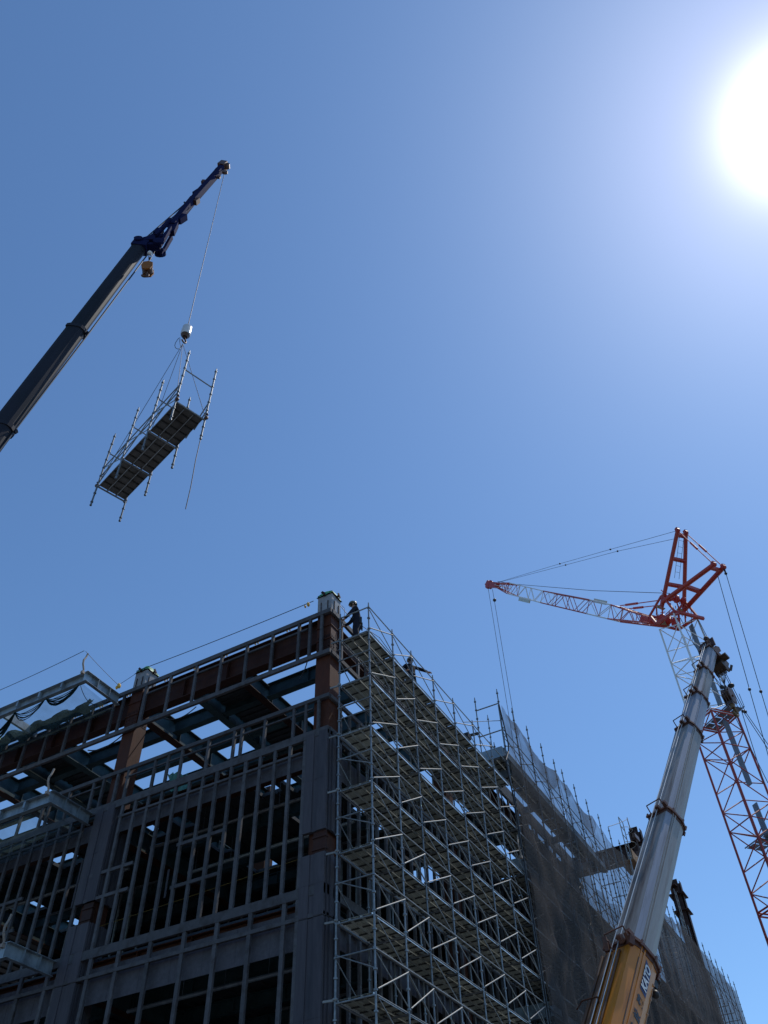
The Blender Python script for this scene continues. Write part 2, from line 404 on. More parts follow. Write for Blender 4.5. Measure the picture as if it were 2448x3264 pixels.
# ---- stud walls
def sq(mb, p0, p1, w=.1, d=.1): mb.bar(p0, p1, w, d, (1, 0, 0) if abs(V(p1).z-V(p0).z) < 1e-6 and abs(V(p1).x-V(p0).x) < 1e-6 else None)
def railY(y0, y1, z, h, x=.05, w=.1):
    b = MB(); b.box((x-w/2, y0, z-h), (x+w/2, y1, z)); part(b, 'wall_rail', GREY)
def studY(y, z0, z1, x=.05, w=.09, nm='stud'):
    b = MB(); b.box((x-.04, y-w/2, z0), (x+.04, y+w/2, z1)); part(b, nm, GREY)
cnt = 0
for bay in range(3):
    ya, yb = (YC[bay]-.30, YC[bay+1]-.0)
    y0 = YC[bay]
    if bay == 0: y0r = .40
    else: y0r = YC[bay]
    # roof parapet band
    railY(y0r, yb, 21.05, .17); railY(y0r, yb, 19.28, .16)
    railY(y0r+.95, yb-.7, 20.55, .07, .053, .066)
    for q in (.0, .47, .93, 2.04, 3.15, 4.27, 5.4, 6.6, 7.75):
        if q == 0 and bay: continue
        studY(y0+.02+q, 19.28, 20.878, w=.1 if q < 7 else .13)
    # short upstands bolts on top
    b = MB(); y = y0r+.5
    while y < yb: b.box((.3, y, 21.05), (.33, y+.05, 21.2)); b.box((.3, y+.12, 21.05), (.33, y+.17, 21.17)); y += 1.38
    part(b, 'fixing_bolts', YEL)
    # sill band
    railY(y0r, yb, 17.50, .13); railY(y0r, yb, 16.30, .26)
    for q in (.0, .47, .93, 2.04, 2.95, 3.25, 4.3, 5.4, 5.98, 6.55, 7.72, 8.2):
        if q == 0 and bay: continue
        studY(y0+.02+q, 16.30, 17.368)
    railY(y0r+.6, yb-.5, 17.15, .05, .05, .06)
    # storey below: close studs
    railY(y0r+.95, yb-.6, 15.68, .07)
    railY(y0r, yb, 11.50, .26)
    wins = {0: ((3.2, 14.0, 12.7), (6.7, 13.9, 13.1)), 1: ((3.0, 13.9, 12.9),), 2: ()}[bay]
    q = .45
    while q < 8.1:
        studY(y0+q, 11.50, 16.038, w=.10 if random.random() < .8 else .12)
        q += .555
    for (yy, za, zb) in wins:
        b = MB(); b.box((.014, y0+yy, za-.1), (.086, y0+yy+1.8, za)); part(b, 'window_head', GREY)
        b = MB(); b.box((.014, y0+yy, zb-.1), (.086, y0+yy+1.8, zb)); part(b, 'window_sill', GREY)
    # storey below that: wide studs
    railY(y0r, yb, 10.78, .1)
    railY(y0r, yb, 6.7, .26)
    for q in (.45, .88, 1.97, 3.08, 4.2, 5.4, 6.55, 7.6, 8.15): studY(y0+q, 6.70, 11.238, w=.12)
    # grey fire blanket over floor edge girders
    for z in (FZ[3], FZ[2], FZ[1]):
        b = MB(); y = y0+.32; zl = z-1.42 if z == FZ[2] else z-1.05
        b.box((.24, y, zl), (.262, yb-.3, z-.45))
        while y < yb-.5: y += 1.1; b.box((.234, y, zl-.002), (.2399, y+.02, z-.452)) if y < yb-.35 else None
        part(b, 'fire_blanket', GREYP)
# diagonal stray offcuts and hanging strips inside
b = MB()
pass
for (y, z, L_) in ((3.3, 14.6, .7), (6.4, 13.6, .9), (10.3, 14.9, 1.6)):
    b = MB(); b.bar((.55, y, z-L_), (.60, y+.06, z), .02, .07); part(b, 'hanging_strip', GREYP)

# right facade stud wall behind the scaffold
yy = .42
for z, h in ((21.05, .17), (19.28, .16), (17.5, .13), (16.3, .26), (11.5, .26), (10.78, .1), (6.7, .26)):
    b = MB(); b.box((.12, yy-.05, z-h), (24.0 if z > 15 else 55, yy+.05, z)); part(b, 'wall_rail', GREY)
b = MB(); x = .75
while x < 54:
    if x < 24:
        if int(x/1.1) != int((x+.55)/1.1): b.box((x-.045, yy-.04, 19.28), (x+.045, yy+.04, 20.878))
        b.box((x-.045, yy-.04, 16.3), (x+.045, yy+.04, 17.368)); b.box((x-.045, yy-.04, 11.5), (x+.045, yy+.04, 16.038))
    b.box((x-.045, yy-.04, 6.7), (x+.045, yy+.04, 11.238)); b.box((x-.045, yy-.04, .2), (x+.045, yy+.04, 6.4))
    x += .55
part(b, 'stud', GREY, kind='stuff')
for z in FZ[1:]:
    b = MB(); b.box((.9, .56, z-1.3), (24, .58, z-.45)); part(b, 'fire_blanket', GREYP)

# ---- projecting balcony frames (galvanised channels)
def balcony_left(z):
    X0 = -1.66; b = MB(); y0, y1 = 9.72+.14, 27
    b.chan((X0, y0, z), (X0, y1, z), .42, .15, (-1, 0, 0), .012); b.chan((X0-.16, y0, z), (0.0, y0, z), .42, .13, (0, -1, 0), .013)
    y = y0+1.1
    while y < y1: b.box((X0-.145, y, z-.196), (X0-.008, y+.014, z+.196)); b.box((X0-.14, y+.02, z-.03), (X0-.008, y+.10, z+.196)); y += 1.12
    x = X0+.45
    while x < -.1: b.box((x, y0-.13, z-.195), (x+.014, y0-.008, z+.195)); x += .62
    for yy in (14.0, 18.2, 22.4): b.chan((X0+.01, yy, z), (0, yy, z), .3, .1, (0, 1, 0))
    return part(b, 'balcony_frame', BALC)
for z in (20.68, 16.02-.12, 11.22): balcony_left(z)
def balcony_right(z, X0, X1):
    Y0 = -1.02; b = MB()
    b.chan((X0, Y0, z), (X1, Y0, z), .46, .14, (0, 1, 0)); b.chan((X0, Y0+.01, z), (X0, .3, z), .46, .14, (1, 0, 0))
    b.bar((X0-.02, Y0-.03, z-.242), (X1, Y0-.03, z-.242), .2, .02)
    x = X0+1.7
    while x < X1: b.chan((x, Y0+.17, z), (x, .3, z), .3, .1, (1, 0, 0)); x += 3.4
    return part(b, 'balcony_frame', BALC)
balcony_right(20.9, 11.25, 24); balcony_right(16.25, 11.6, 40); balcony_right(11.4, 12.2, 54)

# ================================================================== SCAFFOLDS
LIFT = 1.8; D0 = 19.4
PX = [0, 1.62, 3.0, 4.68, 6.35, 8.07, 9.75]
YO, YI = -1.10, 0.0
def post_mb(x, y, z0, z1, r=.027):
    b = MB(); b.tube((x, y, z0), (x, y, z1), r, 8)
    z = z1-.12
    while z > z0:
        b.tube((x, y, z-.02), (x, y, z+.02), r*2.0, 8); z -= .45
    b.tube((x, y, z1), (x, y, z1+.1), r*.75, 6)
    return b
def deck_mb(x0, x1, z, ya=YO+.05, yb=YI-.05):
    """steel scaffold planks seen from below"""
    b = MB(); n = 3 if (yb-ya) > .8 else 2; w = (yb-ya)/n
    for k in range(n):
        y0 = ya+k*w+.012; y1 = ya+(k+1)*w-.012; xa = x0+.012; xb = x1-.012
        b.box((xa, y0+.02, z-.004), (xb, y1-.02, z), 0)
        b.box((xa, y0, z-.05), (xb, y0+.018, z+.001), 1 if k == 0 else 0); b.box((xa, y1-.018, z-.05), (xb, y1, z+.001), 1 if k == n-1 else 0)
        nr = 4
        for i in range(nr):
            xx = xa+(xb-xa)*(i+.5)/nr; b.box((xx-.02, y0+.02, z-.035), (xx+.02, y1-.02, z-.006), 2)
        m_ = 5
        for i in range(1, m_):
            y = y0+(y1-y0)*i/m_; b.box((xa+.02, y-.006, z-.014), (xb-.02, y+.006, z-.0045), 0)
        for xx in (xa+.05, xb-.05):
            for y in (y0+.05, y1-.05): b.box((xx-.04, y-.02, z-.045), (xx+.04, y+.02, z-.015), 2)
    return b
DARKRIB = mat('deck_cross_rib', (.04, .04, .038), .6, .2, .3, 8)
S1 = thing('scaffold', 'open galvanised scaffold with seven plank levels climbing the building corner, no mesh', 'scaffold', (0, -.55, 0))
def sp(mb, nm, mt, par=None, **k):
    par = par or S1
    ob = mb.build(nm, mt, par, **k); ob.location -= V(par.location); return ob
LV = [D0-LIFT*k for k in range(10)]
for i, x in enumerate(PX):
    top = D0+1.05 if i < 6 else D0+1.0
    sp(post_mb(x, YO, .05, top), 'post', GALV)
    sp(post_mb(x, YI, .05, top if i == 0 else D0+.12), 'post', GALV)
XE = 11.5
PXX = PX+[XE-.05]
for k, z in enumerate(LV):
    for i in range(7):
        xa, xb = PXX[i], PXX[i+1]
        if k == 0 and i == 6: xb = XE-.1
        sp(deck_mb(xa, xb, z), 'deck', [DECK, DECKRIM, DARKRIB])
for k, z in enumerate(LV):
    for i in range(7):
        b = MB(); b.tube((PX[i], YO, z-.07), (PX[i], YI, z-.07), .024, 6); sp(b, 'transom', GALV)
    b = MB()
    b.tube((0, YO-.03, z+.93), (XE, YO-.03, z+.93), .022, 6)
    b.tube((0, YI+.0, z-.05), (XE, YI+.0, z-.05), .024, 6)
    b.tube((0, YO, z-.06), (XE, YO, z-.06), .02, 6)
    b.tube((-.03, YO, z+.93), (-.03, YI, z+.93), .024, 6)
    if k: 
        b.tube((-.03, YO, z+.50), (-.03, YI, z+1.0 if k > 2 else z+.52), .018, 6)
        b.tube((PX[0], YI, z+.9), (PX[1]*.9, YI+.0, z+.05), .018, 6)
    if k in (0, 2, 4, 5): b.bar((-.02, YI+.03, z-.02), (11, YI+.03, z-.02), .03, .07)
    sp(b, 'guard_rail', GALV)
    b = MB()
    for i in range(6+(k > 0)):
        xa, xb = PXX[i], PXX[i+1]
        b.tube((xa+.04, YO-.045, z+.06), (xb-.02, YO-.045, z+.86), .019, 6)
    sp(b, 'rising_brace', RAIL)
    b = MB()
    for i in range(6+(k > 0)):
        xa, xb = PXX[i], PXX[i+1]
        b.tube((xa+.04, YO-.01, z+.86), (xb-.02, YO-.01, z+.06), .016, 6)
        if k and i % 2 == 0: b.tube((xa, YO+.02, z), (PXX[min(i+2, 7)], YO+.02, z-LIFT+.1), .018, 6)
    sp(b, 'falling_brace', GALV)
# wall ties / clamps
for k, z in enumerate(LV[:8]):
    b = MB()
    b.bar((.03, YI+.03, z+.02), (.03, .36, z+.04), .04, .05); b.tube((-.05, YI-.05, z-.0), (-.03, YI+.03, z+.03), .03, 8)
    sp(b, 'wall_tie', RAIL)

# mesh covered scaffold
S2 = thing('scaffold', 'long scaffold standing inside the tan mesh sheets along the right-hand facade', 'scaffold', (11.5, -.55, 0))
QX = [11.5]
for st in (1.69, 1.7, 1.75, 1.65, 1.1, 1.7, 1.8, 1.85, 1.7): QX.append(QX[-1]+st)
while QX[-1] < 53: QX.append(QX[-1]+1.75)
for i, x in enumerate(QX):
    sp(post_mb(x, YO, .05, 24.05), 'post', GALV, S2)
    sp(post_mb(x, YI, .05, 24.0 if i == 0 else (22.6 if 0 < x < 24 else 23.4)), 'post', GALV, S2)
sp(post_mb(11.5, -.5, 20.4, 22.9, .022), 'post', GALV, S2)
for k, z in enumerate([D0+LIFT]+LV[1:]):
    b = MB(); x1 = 23.3 if z > 18.5 else 53
    if z > 20: xs = [x for x in QX if x < 23.5]
    elif z > 18.5: xs = [x for x in QX if x < 27]
    else: xs = QX
    for i in range(len(xs)-1):
        b2 = deck_mb(xs[i], xs[i+1], z)
        o = len(b.v); b.v += b2.v; b.f += [[o+q for q in f] for f in b2.f]; b.mi += b2.mi; b.sm += b2.sm
    sp(b, 'deck', [DECK, DECKRIM, DARKRIB], S2)
    b = MB()
    for i, x in enumerate(QX):
        b.tube((x, YO, z-.07), (x, YI, z-.07), .024, 6)
    b.tube((11.5, YO+.03, z+.95), (53, YO+.03, z+.95), .022, 6)
    b.tube((11.5, YO+.03, z+.5), (53, YO+.03, z+.5), .018, 6); b.tube((11.5, YI, z+.02), (53, YI, z+.02), .02, 6)
    sp(b, 'guard_rail', GALV, S2)
    b = MB()
    for i in range(len(QX)-1): b.tube((QX[i], YO+.05, z+.06), (QX[i+1], YO+.05, z+.9), .018, 6); b.tube((QX[i], YO+.04, z+.9), (QX[i+1], YO+.04, z+.06), .015, 6)
    sp(b, 'brace', GALV, S2)
b = MB()
for z in (20.75, 22.05, 23.4): b.tube((11.5, YO, z), (11.5, YI, z), .028, 6)
b.tube((9.9, YI, 21.9), (11.5, YO, 22.5), .015, 6); b.tube((11.48, YO+.02, 23.3), (11.48, YO+.02, 20.9), .03, 6)
sp(b, 'end_rail', GALV, S2)

# ---- mesh sheets hung on the outer face
def sheet(x0, x1, z0, ztop, label, seed, sag=.35, y=YO-.06, bil=.20):
    rnd = random.Random(seed); nu = max(8, int((x1-x0)/.22)); nv = 46
    ph = [rnd.uniform(0, 6.3) for _ in range(6)]; P = []
    for i in range(nu+1):
        u = i/nu; x = x0+(x1-x0)*u; row = []
        # top edge drops between its fixing points
        fx = [q for q in QX if x0-.05 <= q <= x1+.05] or [x0, x1]
        fx = [x0]+fx[1::3]+[x1] if len(fx) > 3 else [x0, x1]
        a = max([q for q in fx if q <= x+1e-6]); c = min([q for q in fx if q >= x-1e-6]); w = max(c-a, .01)
        t = (x-a)/w; zt = ztop(x)-sag*4*t*(1-t)*min(1, w/4)
        for j in range(nv+1):
            v = j/nv; z = zt+(z0-zt)*v
            amp = bil*(.35+.9*v)*(math.sin(x*2.1+ph[0]+z*.35)*.5+math.sin(x*4.7+ph[1]-z*.6)*.25+math.sin(z*1.7+ph[2]+x*.5)*.35+.2*math.sin(x*9+z*1.1+ph[3]))
            tie = abs(math.sin(math.pi*(x-QX[0])/1.75)); lift = abs(math.sin(math.pi*(z-D0)/LIFT))
            row.append((x, y-abs(amp)*(.35+.65*tie)-bil*.55*tie*lift*min(1, 3*v)-.01, z))
        P.append(row)
    b = MB(); b.grid(P)
    P2 = [[(p[0], p[1]-.05-.05*abs(math.sin(p[0]*1.3+p[2])), p[2]) for p in row if p[2] < (18.9 if x0 < 38 else 23.2)] for row in P]; nmin = min(len(r) for r in P2); b.grid([r[-nmin:] for r in P2])
    for xs_ in [q for q in QX if x0 < q < x1][::2]:
        i0 = min(range(len(P)), key=lambda k: abs(P[k][0][0]-xs_)); b.grid([[(p[0]+dx_, p[1]-.02, p[2]) for p in P[i0]] for dx_ in (-.07, 0, .07)])
    if sag > .45: b.grid([[(p[0][0], p[0][1]-.03-.03*q, p[0][2]-.02-.11*q*(1+2.2*(ztop(p[0][0])-p[0][2])/max(sag, .1))) for q in range(5)] for p in P])
    o = b.build('mesh_sheet', NET, None, origin=((x0+x1)/2, y, z0))
    return tag(o, label, 'mesh sheet', 'tan mesh sheets on the scaffold')
top1 = lambda x: 23.35
sheet(11.55, 17.9, 10.0, lambda x: 23.3-.0*x, 'tan mesh sheet nearest the open scaffold, its top edge sagging below the first posts', 1, .55)
sheet(17.95, 23.0, 10.0, lambda x: 23.25, 'tan mesh sheet between the third and sixth scaffold posts past the black hose', 2, .5)
sheet(23.05, 28.4, 10.0, lambda x: 23.3, 'bunched tan mesh sheet just left of the rusty beam frame', 3, .35)
sheet(28.45, 38.0, 9.5, lambda x: 23.3-.05*(x-28), 'thin tan mesh sheet with sky showing through, in front of the rusty beam frame', 4, .6)
sheet(38.05, 46.0, 9.0, lambda x: 23.3, 'tan mesh sheet directly behind the silver telescopic boom', 5, .2)
sheet(46.05, 53.2, 8.5, lambda x: 23.35, 'tan mesh sheet at the far right end of the facade', 6, .2)

# ================================================================== SMALL THINGS ON THE BUILDING
def wire(name, pts, r, label, mt=WIRE, cat='cable', group=None, sag=0, seg=14):
    """sagging line through given anchor points"""
    b = MB(); full = []
    for i in range(len(pts)-1):
        a, c = V(pts[i]), V(pts[i+1])
        for k in range(seg+(i == len(pts)-2)):
            t = k/seg; p = a.lerp(c, t); p.z -= sag*4*t*(1-t)*(a-c).length/8; full.append(p)
    b.path(full, r, 5)
    o = b.build(name, mt, None, origin=full[0]); return tag(o, label, cat, group)
wire('safety_line', [(.1, 1.2, 21.78), (.1, 9.35, 21.95)], .014, 'safety line strung between the two column tops on the left facade', sag=.05)
wire('safety_line', [(.16, 9.45, 21.9), (-.05, 10.0, 21.45), (-2.15, 9.75, 21.56)], .009, 'short safety line from the left column top to the balcony corner stanchion', sag=.12)
wire('safety_line', [(-2.2, 9.77, 21.56), (-2.0, 17.5, 21.75)], .012, 'safety line leaving the left edge of the photo above the balcony channel', sag=.12)
# shackle gear near the corner column
b = MB()
def knob(c, r=.07): b.sphere(c, r, 5, 0, 1, .7, 1.3)
knob((.1, 1.42, 21.72), .075); knob((.1, 1.55, 21.68), .05); tag(b.build('rope_grab', YEL, None, origin=(.1, 1.42, 21.72)), 'yellow rope grab on the safety line left of the corner column top', 'rope grab', 'rope grabs on the safety lines')
b = MB(); knob((-.03, 9.98, 21.42), .09); knob((-.06, 10.05, 21.34), .06)
tag(b.build('rope_grab', YEL, None, origin=(-.03, 9.98, 21.42)), 'yellow rope grab by the left column top beside the balcony', 'rope grab', 'rope grabs on the safety lines')
wire('lifeline', [(.75, .5, 21.75), (1.0, .2, 21.2), (1.6, -.6, 20.4), (3.1, -.6, 20.2)], .012, 'slack lifeline hanging from the corner column top behind the first worker', sag=.1)
wire('rope', [(.55, .3, 21.5), (.5, .15, 21.25), (.42, .1, 20.4)], .008, 'thin tag rope hanging down in front of the bending worker', CREAM, 'rope')
def stanchion(p, label, flip=1):
    b = MB(); x, y, z = p
    b.path([(x, y, z), (x+.02, y, z+.12), (x-.08, y, z+.32), (x-.10, y, z+.48), (x-.02, y+.02, z+.66), (x+.02, y+.02, z+.86)], .035, 8)
    b.box((x-.05, y-.05, z-.06), (x+.07, y+.05, z+.04))
    return tag(b.build('stanchion', CREAM, None, origin=p), label, 'stanchion', 'bent stanchions on the balcony corners')
stanchion((-2.0, 9.78, 20.72), 'bent cream stanchion standing on the topmost balcony corner at left')
stanchion((-2.0, 9.78, 15.94), 'bent cream stanchion on the balcony corner one storey below the top at left')
stanchion((-2.0, 9.78, 11.26), 'bent cream stanchion on the lowest visible balcony corner at far left')
stanchion((11.2, -1.15, 16.3), 'bent cream stanchion on the balcony corner beside the black hose, upper')
stanchion((12.0, -1.15, 11.5), 'bent cream stanchion on the balcony corner beside the black hose, lower')
stanchion((41.2, .8, 31.0), 'thin bent stanchion on top of the rusty beam frame')
wire('safety_line', [(26.5, -1.1, 24.2), (41.2, .8, 31.75)], .02, 'line running up from the scaffold posts to the rusty frame top', sag=.02)
# hose
hp = [(11.45, -1.12, 23.3), (11.42, -1.2, 22.4), (11.5, -1.25, 21.3), (11.45, -1.22, 20.9), (11.05, -1.2, 20.3), (11.1, -1.2, 19.6), (11.3, -1.2, 18.6), (11.35, -1.2, 16), (11.4, -1.2, 12), (11.5, -1.2, 6), (11.5, -1.2, .1)]
b = MB(); b.path(hp, .032, 8); tag(b.build('hose', HOSE, None, origin=hp[-1]), 'black hose hanging down where the mesh sheets begin', 'hose')
# blanketed bag, teal sheet
b = MB(); P = []
for i in range(9):
    row = []
    for j in range(12):
        t = j/11*2*math.pi; z = i/8; r = .04+.13*math.sin(min(1, z*1.25)*math.pi)**.8 if i < 8 else .03
        row.append((.3+r*math.cos(t)*.7, 9.72+r*math.sin(t), 11.62+.62*(1-z)))
    P.append(row+[row[0]])
b.grid(P); tag(b.build('bag', YEL, None, origin=(.3, 9.72, 11.6)), 'yellow bag hung by the left column one storey down', 'bag')
b = MB(); P = []
for i in range(12):
    P.append([(.5+.25*math.sin(i*.9+j*.6)*.3+j*.03, 7.2-i*.09-j*.02, 17.1-j*.09-.06*math.sin(i*1.7)-i*.035) for j in range(8)])
b.grid(P); tag(b.build('plastic_sheet', GTEAL, None, origin=(.5, 6.8, 16.4)), 'teal plastic sheet crumpled behind the sill studs', 'plastic sheet')
wire('guard_cable', [(.35, .9, 12.55), (.35, 9.0, 12.3)], .008, 'thin yellow guard line behind the close-set studs of the left facade', mat('dull_yellow_line', (.22, .15, .04), .7), 'cable', sag=.02)

# safety nets: fine net with bunched swags below the upper left balcony frame
def swag(pts, r0, seed, label):
    rnd = random.Random(seed); b = MB()
    for s_ in range(11):
        full = []; off = V((rnd.uniform(-.08, .08), rnd.uniform(-.12, .12), rnd.uniform(-.16, .12)))
        for i in range(len(pts)-1):
            a, c = V(pts[i]), V(pts[i+1]); dd = (a-c).length
            for k in range(11):
                t = k/10; p = a.lerp(c, t); p.z -= (.32+rnd.uniform(-.012, .012)+s_*.025)*4*t*(1-t)*dd/1.8; full.append(p+off*math.sin(math.pi*t))
        b.path(full, r0*rnd.uniform(.08, .5), 5)
    o = b.build('safety_net', NETB, None, origin=pts[0]); tag(o, label, 'safety net', 'safety nets under the balcony frames'); return o
swag([(-1.74, 10.1, 20.42), (-1.74, 11.7, 20.42)], .05, 1, 'dark bunched net looped under the balcony channel nearest its corner')
swag([(-1.74, 11.75, 20.42), (-1.74, 13.3, 20.42)], .035, 2, 'dark bunched net loop second from the balcony corner')
swag([(-1.72, 13.3, 20.4), (-1.5, 14.7, 20.1), (-1.3, 16, 19.9)], .07, 3, 'thick dark bunched net hanging at the left edge under the top balcony')
wire('rope', [(-1.7, 10.05, 20.4), (-.5, 9.9, 20.45)], .012, 'slack black rope under the side channel of the top balcony', BLACK, 'rope', sag=3.0)
def netsheet(c, label, nu=16, nv=10, sag=.4):
    a, b_, c_, d_ = [V(p) for p in c]; P = []
    for i in range(nu+1):
        row = []
        for j in range(nv+1):
            u = i/nu; v = j/nv; p = a.lerp(b_, u).lerp(d_.lerp(c_, u), v); p.z -= sag*math.sin(math.pi*u)*math.sin(math.pi*v)+.025*math.sin(u*7.3+v*5)*math.sin(u*2.9)
            row.append(p)
        P.append(row)
    b = MB(); b.grid(P); return tag(b.build('safety_net', NETG, None, origin=a), label, 'safety net', 'safety nets under the balcony frames')
netsheet([(-1.7, 9.9, 20.4), (-1.7, 17.5, 20.4), (.0, 17.5, 20.3), (.0, 9.9, 20.3)], 'fine pale net stretched across the open top balcony frame at left', sag=.25)
netsheet([(-1.7, 10.0, 15.6), (-1.7, 17.5, 15.6), (.1, 17.5, 15.5), (.1, 10.0, 15.5)], 'fine net slung under the second balcony frame at left', sag=.5)
# dark green net lying in a heap on the left roof edge
b = MB(); P = []
for i in range(40):
    y = 10.9+i*.17; P.append([(-.12-.22*math.sin(j/7*math.pi)-random.uniform(0, .12), y+random.uniform(-.05, .05), 21.08+.12*math.sin(i*.8)-j*.1*(.5+.5*math.sin(i*.35+1)**2)-random.uniform(0, .10)) for j in range(8)])
b.grid(P); tag(b.build('safety_net', mat('dark_net_cloth', (.012, .035, .036), .95, 0, .5, 14, (.004, .01, .012), .45, 6), None, origin=(-.1, 12, 21)), 'dark green net draped in a heap over the left roof edge rail', 'safety net', 'safety nets under the balcony frames')
# bunched net ropes among roof beams
wire('net_rope', [(1.0, 1.9, 20.3), (1.9, 2.9, 20.2)], .02, 'dark net rope sagging between roof beams near the corner column', BLACK, 'rope', sag=1.2)
wire('net_rope', [(1.2, 8.6, 20.2), (1.2, 7.0, 20.1)], .02, 'dark net rope sagging below the roof opening near the left column', BLACK, 'rope', sag=1.4)
wire('net_rope', [(1.4, 12.5, 20.2), (1.2, 10.4, 20.2)], .025, 'dark net rope hanging in the roof opening past the left column', BLACK, 'rope', sag=1.0)
# ladder cage by rusty frame
def ladder(name, p0, p1, w, side, label, r=.02, step=.3, cage=False, mt=RAIL, parent=None):
    p0 = V(p0); p1 = V(p1); side = V(side).normalized(); b = MB()
    b.tube(p0-side*w/2, p1-side*w/2, r, 6); b.tube(p0+side*w/2, p1+side*w/2, r, 6)
    L = (p1-p0).length; d = (p1-p0).normalized(); k = step
    while k < L: p = p0+d*k; b.tube(p-side*w/2, p+side*w/2, r*.8, 5); k += step
    if cage:
        nn = side.cross(d).normalized(); k = .4
        while k < L:
            p = p0+d*k; pts = [p+side*w/2*math.cos(a)*1.3+nn*.6*math.sin(a) for a in [math.pi*i/8 for i in range(9)]]; b.path(pts, r*.6, 4); k += 1.0
    if parent is not None: return b.build(name, mt, parent)
    return tag(b.build(name, mt, None, origin=p0), label, 'ladder', 'access ladders by the rusty frame')
ladder('ladder', (40.2, .2, 21.5), (40.2, .2, 29.0), .5, (1, 0, 0), 'grey access ladder left of the rusty column, partly behind the silver boom', .03, .45, True)
ladder('ladder', (36.0, .2, 22.0), (36.0, .2, 29.2), .9, (1, 0, 0), 'caged ladder in front of the rusty beam, left of the other ladder', .03, .6, True)
ladder('ladder', (50.2, .5, 24.0), (50.2, .5, 29.8), .6, (1, 0, 0), 'access ladder beside the far rusty column, right of the silver boom', .03, .5)
b = MB(); b.box((35.0, -.2, 26.0), (37.2, .7, 26.05)); b.box((35.0, -.22, 26.052), (37.2, -.17, 26.7)); tag(b.build('plywood_platform', PLY, None, origin=(35, 0, 26)), 'small plywood platform on the caged ladder below the rusty beam', 'platform')
b = MB(); b.bar((37.9, 0, 28.9), (39.0, 0, 29.0), .2, .3); b.tube((38.4, 0, 28.8), (38.4, 0, 27.9), .03, 6); b.box((38.2, -.2, 27.3), (38.7, .2, 27.9)); tag(b.build('chain_hoist', HOOKD, None, origin=(38.4, 0, 28)), 'chain hoist dangling below the rusty beam beside the ladder', 'hoist')
b = MB(); b.box((7.85, -.95, 19.75), (8.15, -.65, 19.95)); b.tube((8.1, -.8, 19.95), (8.3, -1.2, 20.05), .06, 8); tag(b.build('floodlight', HOSE, None, origin=(8, -.8, 19.75)), 'small black floodlight clamped to the top scaffold rail', 'floodlight')

# ================================================================== HANGING SCAFFOLD LOAD + CRANE 1
Lx, Ly, Lz, yaw, bay, w, ta, tb = -6.944, 5.392, 22.591, -1.878, 1.583, -1.08, -.009, -.031
LD = thing('scaffold_section', 'prefabricated scaffold section with plank deck hanging from the blue crane', 'scaffold section', (Lx, Ly, Lz))
lu = V((math.cos(yaw), math.sin(yaw), tb)).normalized(); lv = V((math.sin(yaw), -math.cos(yaw), ta)).normalized(); ln = lu.cross(lv)
if ln.z < 0: ln = -ln
def LP(i, s_, h): return V((0, 0, 0))+lu*bay*i+lv*w*s_+ln*h
HN = .40
def lpost(i, s_):
    b = MB(); a = LP(i, s_, 0); c = LP(i, s_, 3.6); b.tube(a, c, .03, 8)
    h = .12
    while h < 3.6: b.tube(LP(i, s_, h-.02), LP(i, s_, h+.02), .048, 8); h += .43
    b.tube(c, LP(i, s_, 3.72), .022, 6); b.tube(LP(i, s_, -.05), a, .04, 8)
    b.build('post', GALV, LD)
for i in range(4):
    for s_ in (0, 1): lpost(i, s_)
DH = .93
for i in range(3):
    b = MB()
    for k in range(3):
        s0 = .04+k*.307; s1 = s0+.293
        def q(u, s_, h): return LP(i, 0, 0)+lu*bay*u+lv*w*s_+ln*h
        def qb(u0, u1, sa, sb, h0, h1, mi=0):
            vs = [q(u, s_, h) for h in (h0, h1) for (u, s_) in ((u0, sa), (u1, sa), (u1, sb), (u0, sb))]
            b.add(vs, [(3, 2, 1, 0), (4, 5, 6, 7), (0, 1, 5, 4), (1, 2, 6, 5), (2, 3, 7, 6), (3, 0, 4, 7)], mi)
        qb(.008, .992, s0, s1, DH+.03, DH+.036); qb(.008, .992, s0, s0+.016, DH-.02, DH+.029); qb(.008, .992, s1-.016, s1, DH-.02, DH+.029)
        for u in (.2, .4, .6, .8): qb(u-.012, u+.012, s0+.017, s1-.017, DH-.01, DH+.028, 1)
        if k < 2: qb(.06, .94, s1+.001, s1+.012, DH-.02, DH-.012, 2)
    b.build('deck', [mat('load_deck', (.15, .145, .135), .6, .2, .3, 8, (.09, .08, .07), .4, 2), DARKRIB, DECKRIM], LD)
for i in range(4):
    b = MB(); b.tube(LP(i, 0, DH-.04), LP(i, 1, DH-.04), .03, 6); b.build('transom', GALV, LD)
    b = MB(); b.tube(LP(i, 0, 2.64), LP(i, 1, 2.64), .024, 6); b.build('cross_rail', GALV, LD)
b = MB()
for i in range(3):
    b.tube(LP(i, 0, 1.83), LP(i+1, 0, 1.83), .02, 6); b.tube(LP(i, 0, 1.83), LP(i+1, 0, 1.0), .017, 6); b.tube(LP(i, 0, 1.0), LP(i+1, 0, 1.80), .017, 6)
    b.tube(LP(i, 0, 1.4), LP(i+1, 0, 1.4), .02, 6)
b.tube(LP(3, 1, 1.83), LP(2.3, 1, 1.0), .022, 6); b.tube(LP(3, 1, 1.4), LP(2.6, 1, 1.0), .022, 6)
b.build('brace', GALV, LD)
for i, s_ in ((0, 0), (0, 1), (3, 0), (3, 1)):
    b = MB(); b.sphere(LP(i, s_, DH+.03)+lu*(-.06 if i == 0 else .06), .07, 5); b.sphere(LP(i, s_, DH+.2)+lu*(-.07 if i == 0 else .07), .045, 5)
    b.build('shackle', HOOKD, LD)

LO = V((Lx, Ly, Lz))
TIP = V((-7.39, 3.15, 47.99))
BALL = V((-7.10, 2.93, 31.35))
